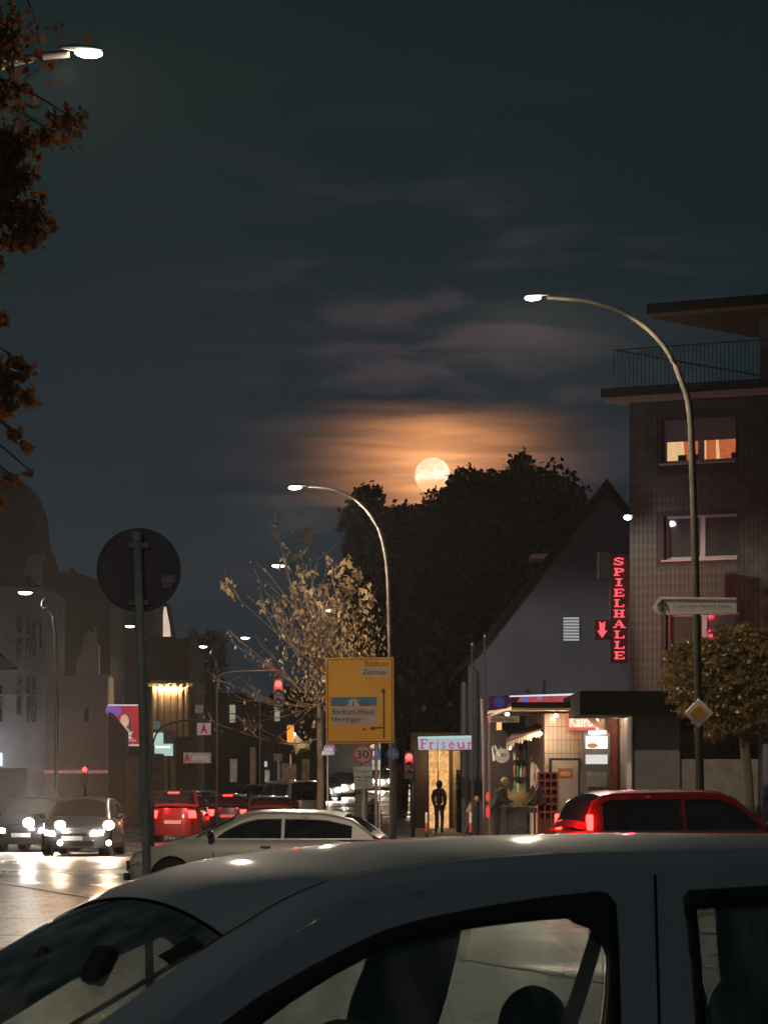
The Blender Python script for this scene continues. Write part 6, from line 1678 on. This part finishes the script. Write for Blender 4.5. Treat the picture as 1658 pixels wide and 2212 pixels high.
# ================================================================ people
def skinbody(name, verts, edges, radii, m_, parent, lvl=2):
    me = bpy.data.meshes.new(name); me.from_pydata([tuple(v) for v in verts], edges, []); me.update(); me.materials.append(m_)
    o = bpy.data.objects.new(name, me); col.objects.link(o); o.parent = parent
    a_ = o.modifiers.new('skin', 'SKIN'); a_.use_smooth_shade = True; a_.branch_smoothing = .6
    sl = me.skin_vertices[0].data
    for i, r_ in enumerate(radii):
        sl[i].radius = r_ if isinstance(r_, tuple) else (r_, r_)
    sl[0].use_root = True
    b_ = o.modifiers.new('sub', 'SUBSURF'); b_.levels = lvl; b_.render_levels = lvl
    return o
skin = mat('skin', (.42, .26, .19), .6)
def person(label, px, D, Hh, face, coat_m, leg_m, lean=0.0, stride=.0, hood=True, hair_m=None, arms=None, z0=.11):
    s = Hh / 1.75; t_ = thing('person', label, 'person', (X(px, D), D, z0), face)
    # x = forward, y = left, z = up ; pelvis is the root
    ln = lean
    def fw(x, y, z):  # lean the upper body forward about the hips
        dz_ = max(0, z - .92); return (x * s + math.sin(ln) * dz_ * s, y * s, (min(z, .92) + dz_ * math.cos(ln)) * s)
    V = [fw(0, 0, .95), fw(.0, 0, 1.12), fw(.0, 0, 1.32), fw(.01, 0, 1.44), fw(.02, 0, 1.53),          # 0-4
         fw(0, .17, 1.41), fw(0, -.17, 1.41)]
    if arms is None: arms = [((-.02, .205, 1.15), (.08, .17, .93)), ((-.02, -.205, 1.15), (.08, -.17, .93))]
    V += [fw(*arms[0][0]), fw(*arms[0][1]), fw(*arms[1][0]), fw(*arms[1][1])]                        # 7-10
    E_ = [(0, 1), (1, 2), (2, 3), (3, 4), (3, 5), (3, 6), (5, 7), (7, 8), (6, 9), (9, 10)]
    R_ = [(.17 * s, .125 * s), (.16 * s, .12 * s), (.18 * s, .13 * s), (.12 * s, .10 * s), .075 * s, .095 * s, .095 * s, .075 * s, .055 * s, .075 * s, .055 * s]
    body = skinbody('coat', V, E_, R_, coat_m, t_)
    st = stride
    L_ = [(0, 0, .93), (.0, .09, .88), (.04 + st * .3, .10, .50), (st * .5 - .03, .10, .09), (st * .5 + .12, .11, .04), (0, -.09, .88), (.04 - st * .1, -.10, .50), (-st * .5 - .03, -.10, .09), (-st * .5 + .12, -.11, .04)]
    L_ = [(a_ * s, b_ * s, c_ * s) for a_, b_, c_ in L_]
    skinbody('trousers', L_, [(0, 1), (1, 2), (2, 3), (3, 4), (0, 5), (5, 6), (6, 7), (7, 8)], [.12 * s, .095 * s, .065 * s, .05 * s, .04 * s, .095 * s, .065 * s, .05 * s, .04 * s], leg_m, t_)
    hc = Vector(fw(.05, 0, 1.635))
    hd_ = MB().ell((0, 0, 0), (.095 * s, .078 * s, .115 * s), 20, 14)
    hd_.ell((.098 * s, 0, -.01 * s), (.02 * s, .014 * s, .025 * s), 8, 6)
    for k in (-1, 1): hd_.ell((0, k * .078 * s, -.01 * s), (.02 * s, .012 * s, .03 * s), 8, 6)
    h_ = hd_.build('head', skin, t_, smooth=True, local=True); h_.location = hc
    ey = MB()
    for k in (-1, 1): ey.ell((.086 * s, k * .03 * s, .012 * s), (.01 * s, .012 * s, .008 * s), 8, 6)
    ey.box((.088 * s, 0, -.055 * s), (.012 * s, .045 * s, .008 * s))
    ey.build('eyes_and_mouth', M['ink'], h_, local=True)
    if hood: MB().ell((-.022 * s, 0, .005 * s), (.118 * s, .108 * s, .145 * s), 20, 14).build('hood', coat_m, h_, smooth=True, local=True)
    else: MB().ell((-.02 * s, 0, .03 * s), (.100 * s, .088 * s, .105 * s), 20, 14).build('hair', hair_m or M['ink'], h_, smooth=True, local=True)
    for k, (el_, wr_) in enumerate(arms):
        w0 = Vector(fw(*wr_)); d_ = (w0 - Vector(fw(*el_))).normalized(); sd = -1 if k else 1
        side_ = Vector((1, 0, 0)) - d_ * d_.x; side_ = side_.normalized() if side_.length > .1 else Vector((0, 1, 0))
        Vh = [w0 - d_ * .02, w0 + d_ * .05 * s, w0 + d_ * .09 * s]; Eh = [(0, 1), (1, 2)]; Rh = [.028 * s, .035 * s, .036 * s]
        for f in range(4):
            o_ = side_ * (.03 - f * .02) * s; ln_ = (.07, .08, .075, .055)[f] * s
            Vh += [w0 + d_ * .095 * s + o_, w0 + d_ * (.095 * s + ln_ * .6) + o_ * 1.1, w0 + d_ * (.095 * s + ln_) + o_ + Vector((0, -sd * .018 * s, 0))]
            b_ = len(Vh) - 3; Eh += [(2, b_), (b_, b_ + 1), (b_ + 1, b_ + 2)]; Rh += [.010, .0095, .008]
        Vh += [w0 + d_ * .06 * s + side_ * .045 * s, w0 + d_ * .10 * s + side_ * .06 * s]; b_ = len(Vh) - 2; Eh += [(1, b_), (b_, b_ + 1)]; Rh += [.012, .009]
        skinbody('hand', Vh, Eh, Rh, skin, t_, 1)
    return t_
person('person in a dark hooded coat and jeans waiting at the kerb', 948, 136, 1.78, R(75), mat('dark hooded coat', (.035, .028, .026), .85), mat('dark jeans', (.03, .035, .06), .85))
person('bent person in a dark green jacket with light hair beside the street name post', 1070, 109, 1.90, R(-20), mat('green jacket', (.07, .065, .035), .85), mat('grey trousers', (.12, .10, .09), .85), lean=.30, hood=False, hair_m=mat('pale hair', (.50, .34, .18), .8), arms=[((.12, .24, 1.16), (.38, .2, 1.08)), ((.12, -.24, 1.16), (.38, -.2, 1.08))])
person('small person in a pale coat stooping left of the street name post', 1008, 127, 1.38, R(15), mat('pale coat', (.40, .28, .20), .8), mat('brown trousers', (.14, .09, .06), .8), lean=.55, stride=.3, hood=False, hair_m=mat('sandy hair', (.5, .32, .13), .8))

# ================================================================ night haze
hz = bpy.data.materials.new('night haze'); hz.use_nodes = True
t = NT(hz.node_tree); hz.node_tree.nodes.clear()
pv = t.n('ShaderNodeVolumePrincipled'); pv.inputs['Color'].default_value = (.92, .92, .95, 1); pv.inputs['Density'].default_value = HAZE; pv.inputs['Anisotropy'].default_value = .60
o = t.n('ShaderNodeOutputMaterial'); t.t.links.new(pv.outputs[0], o.inputs['Volume'])
hb = MB().bx(-420, 420, -35, 560, -1.3, 30).build('haze', hz)
tag(hb, 'thin damp night air over the junction', kind='stuff')
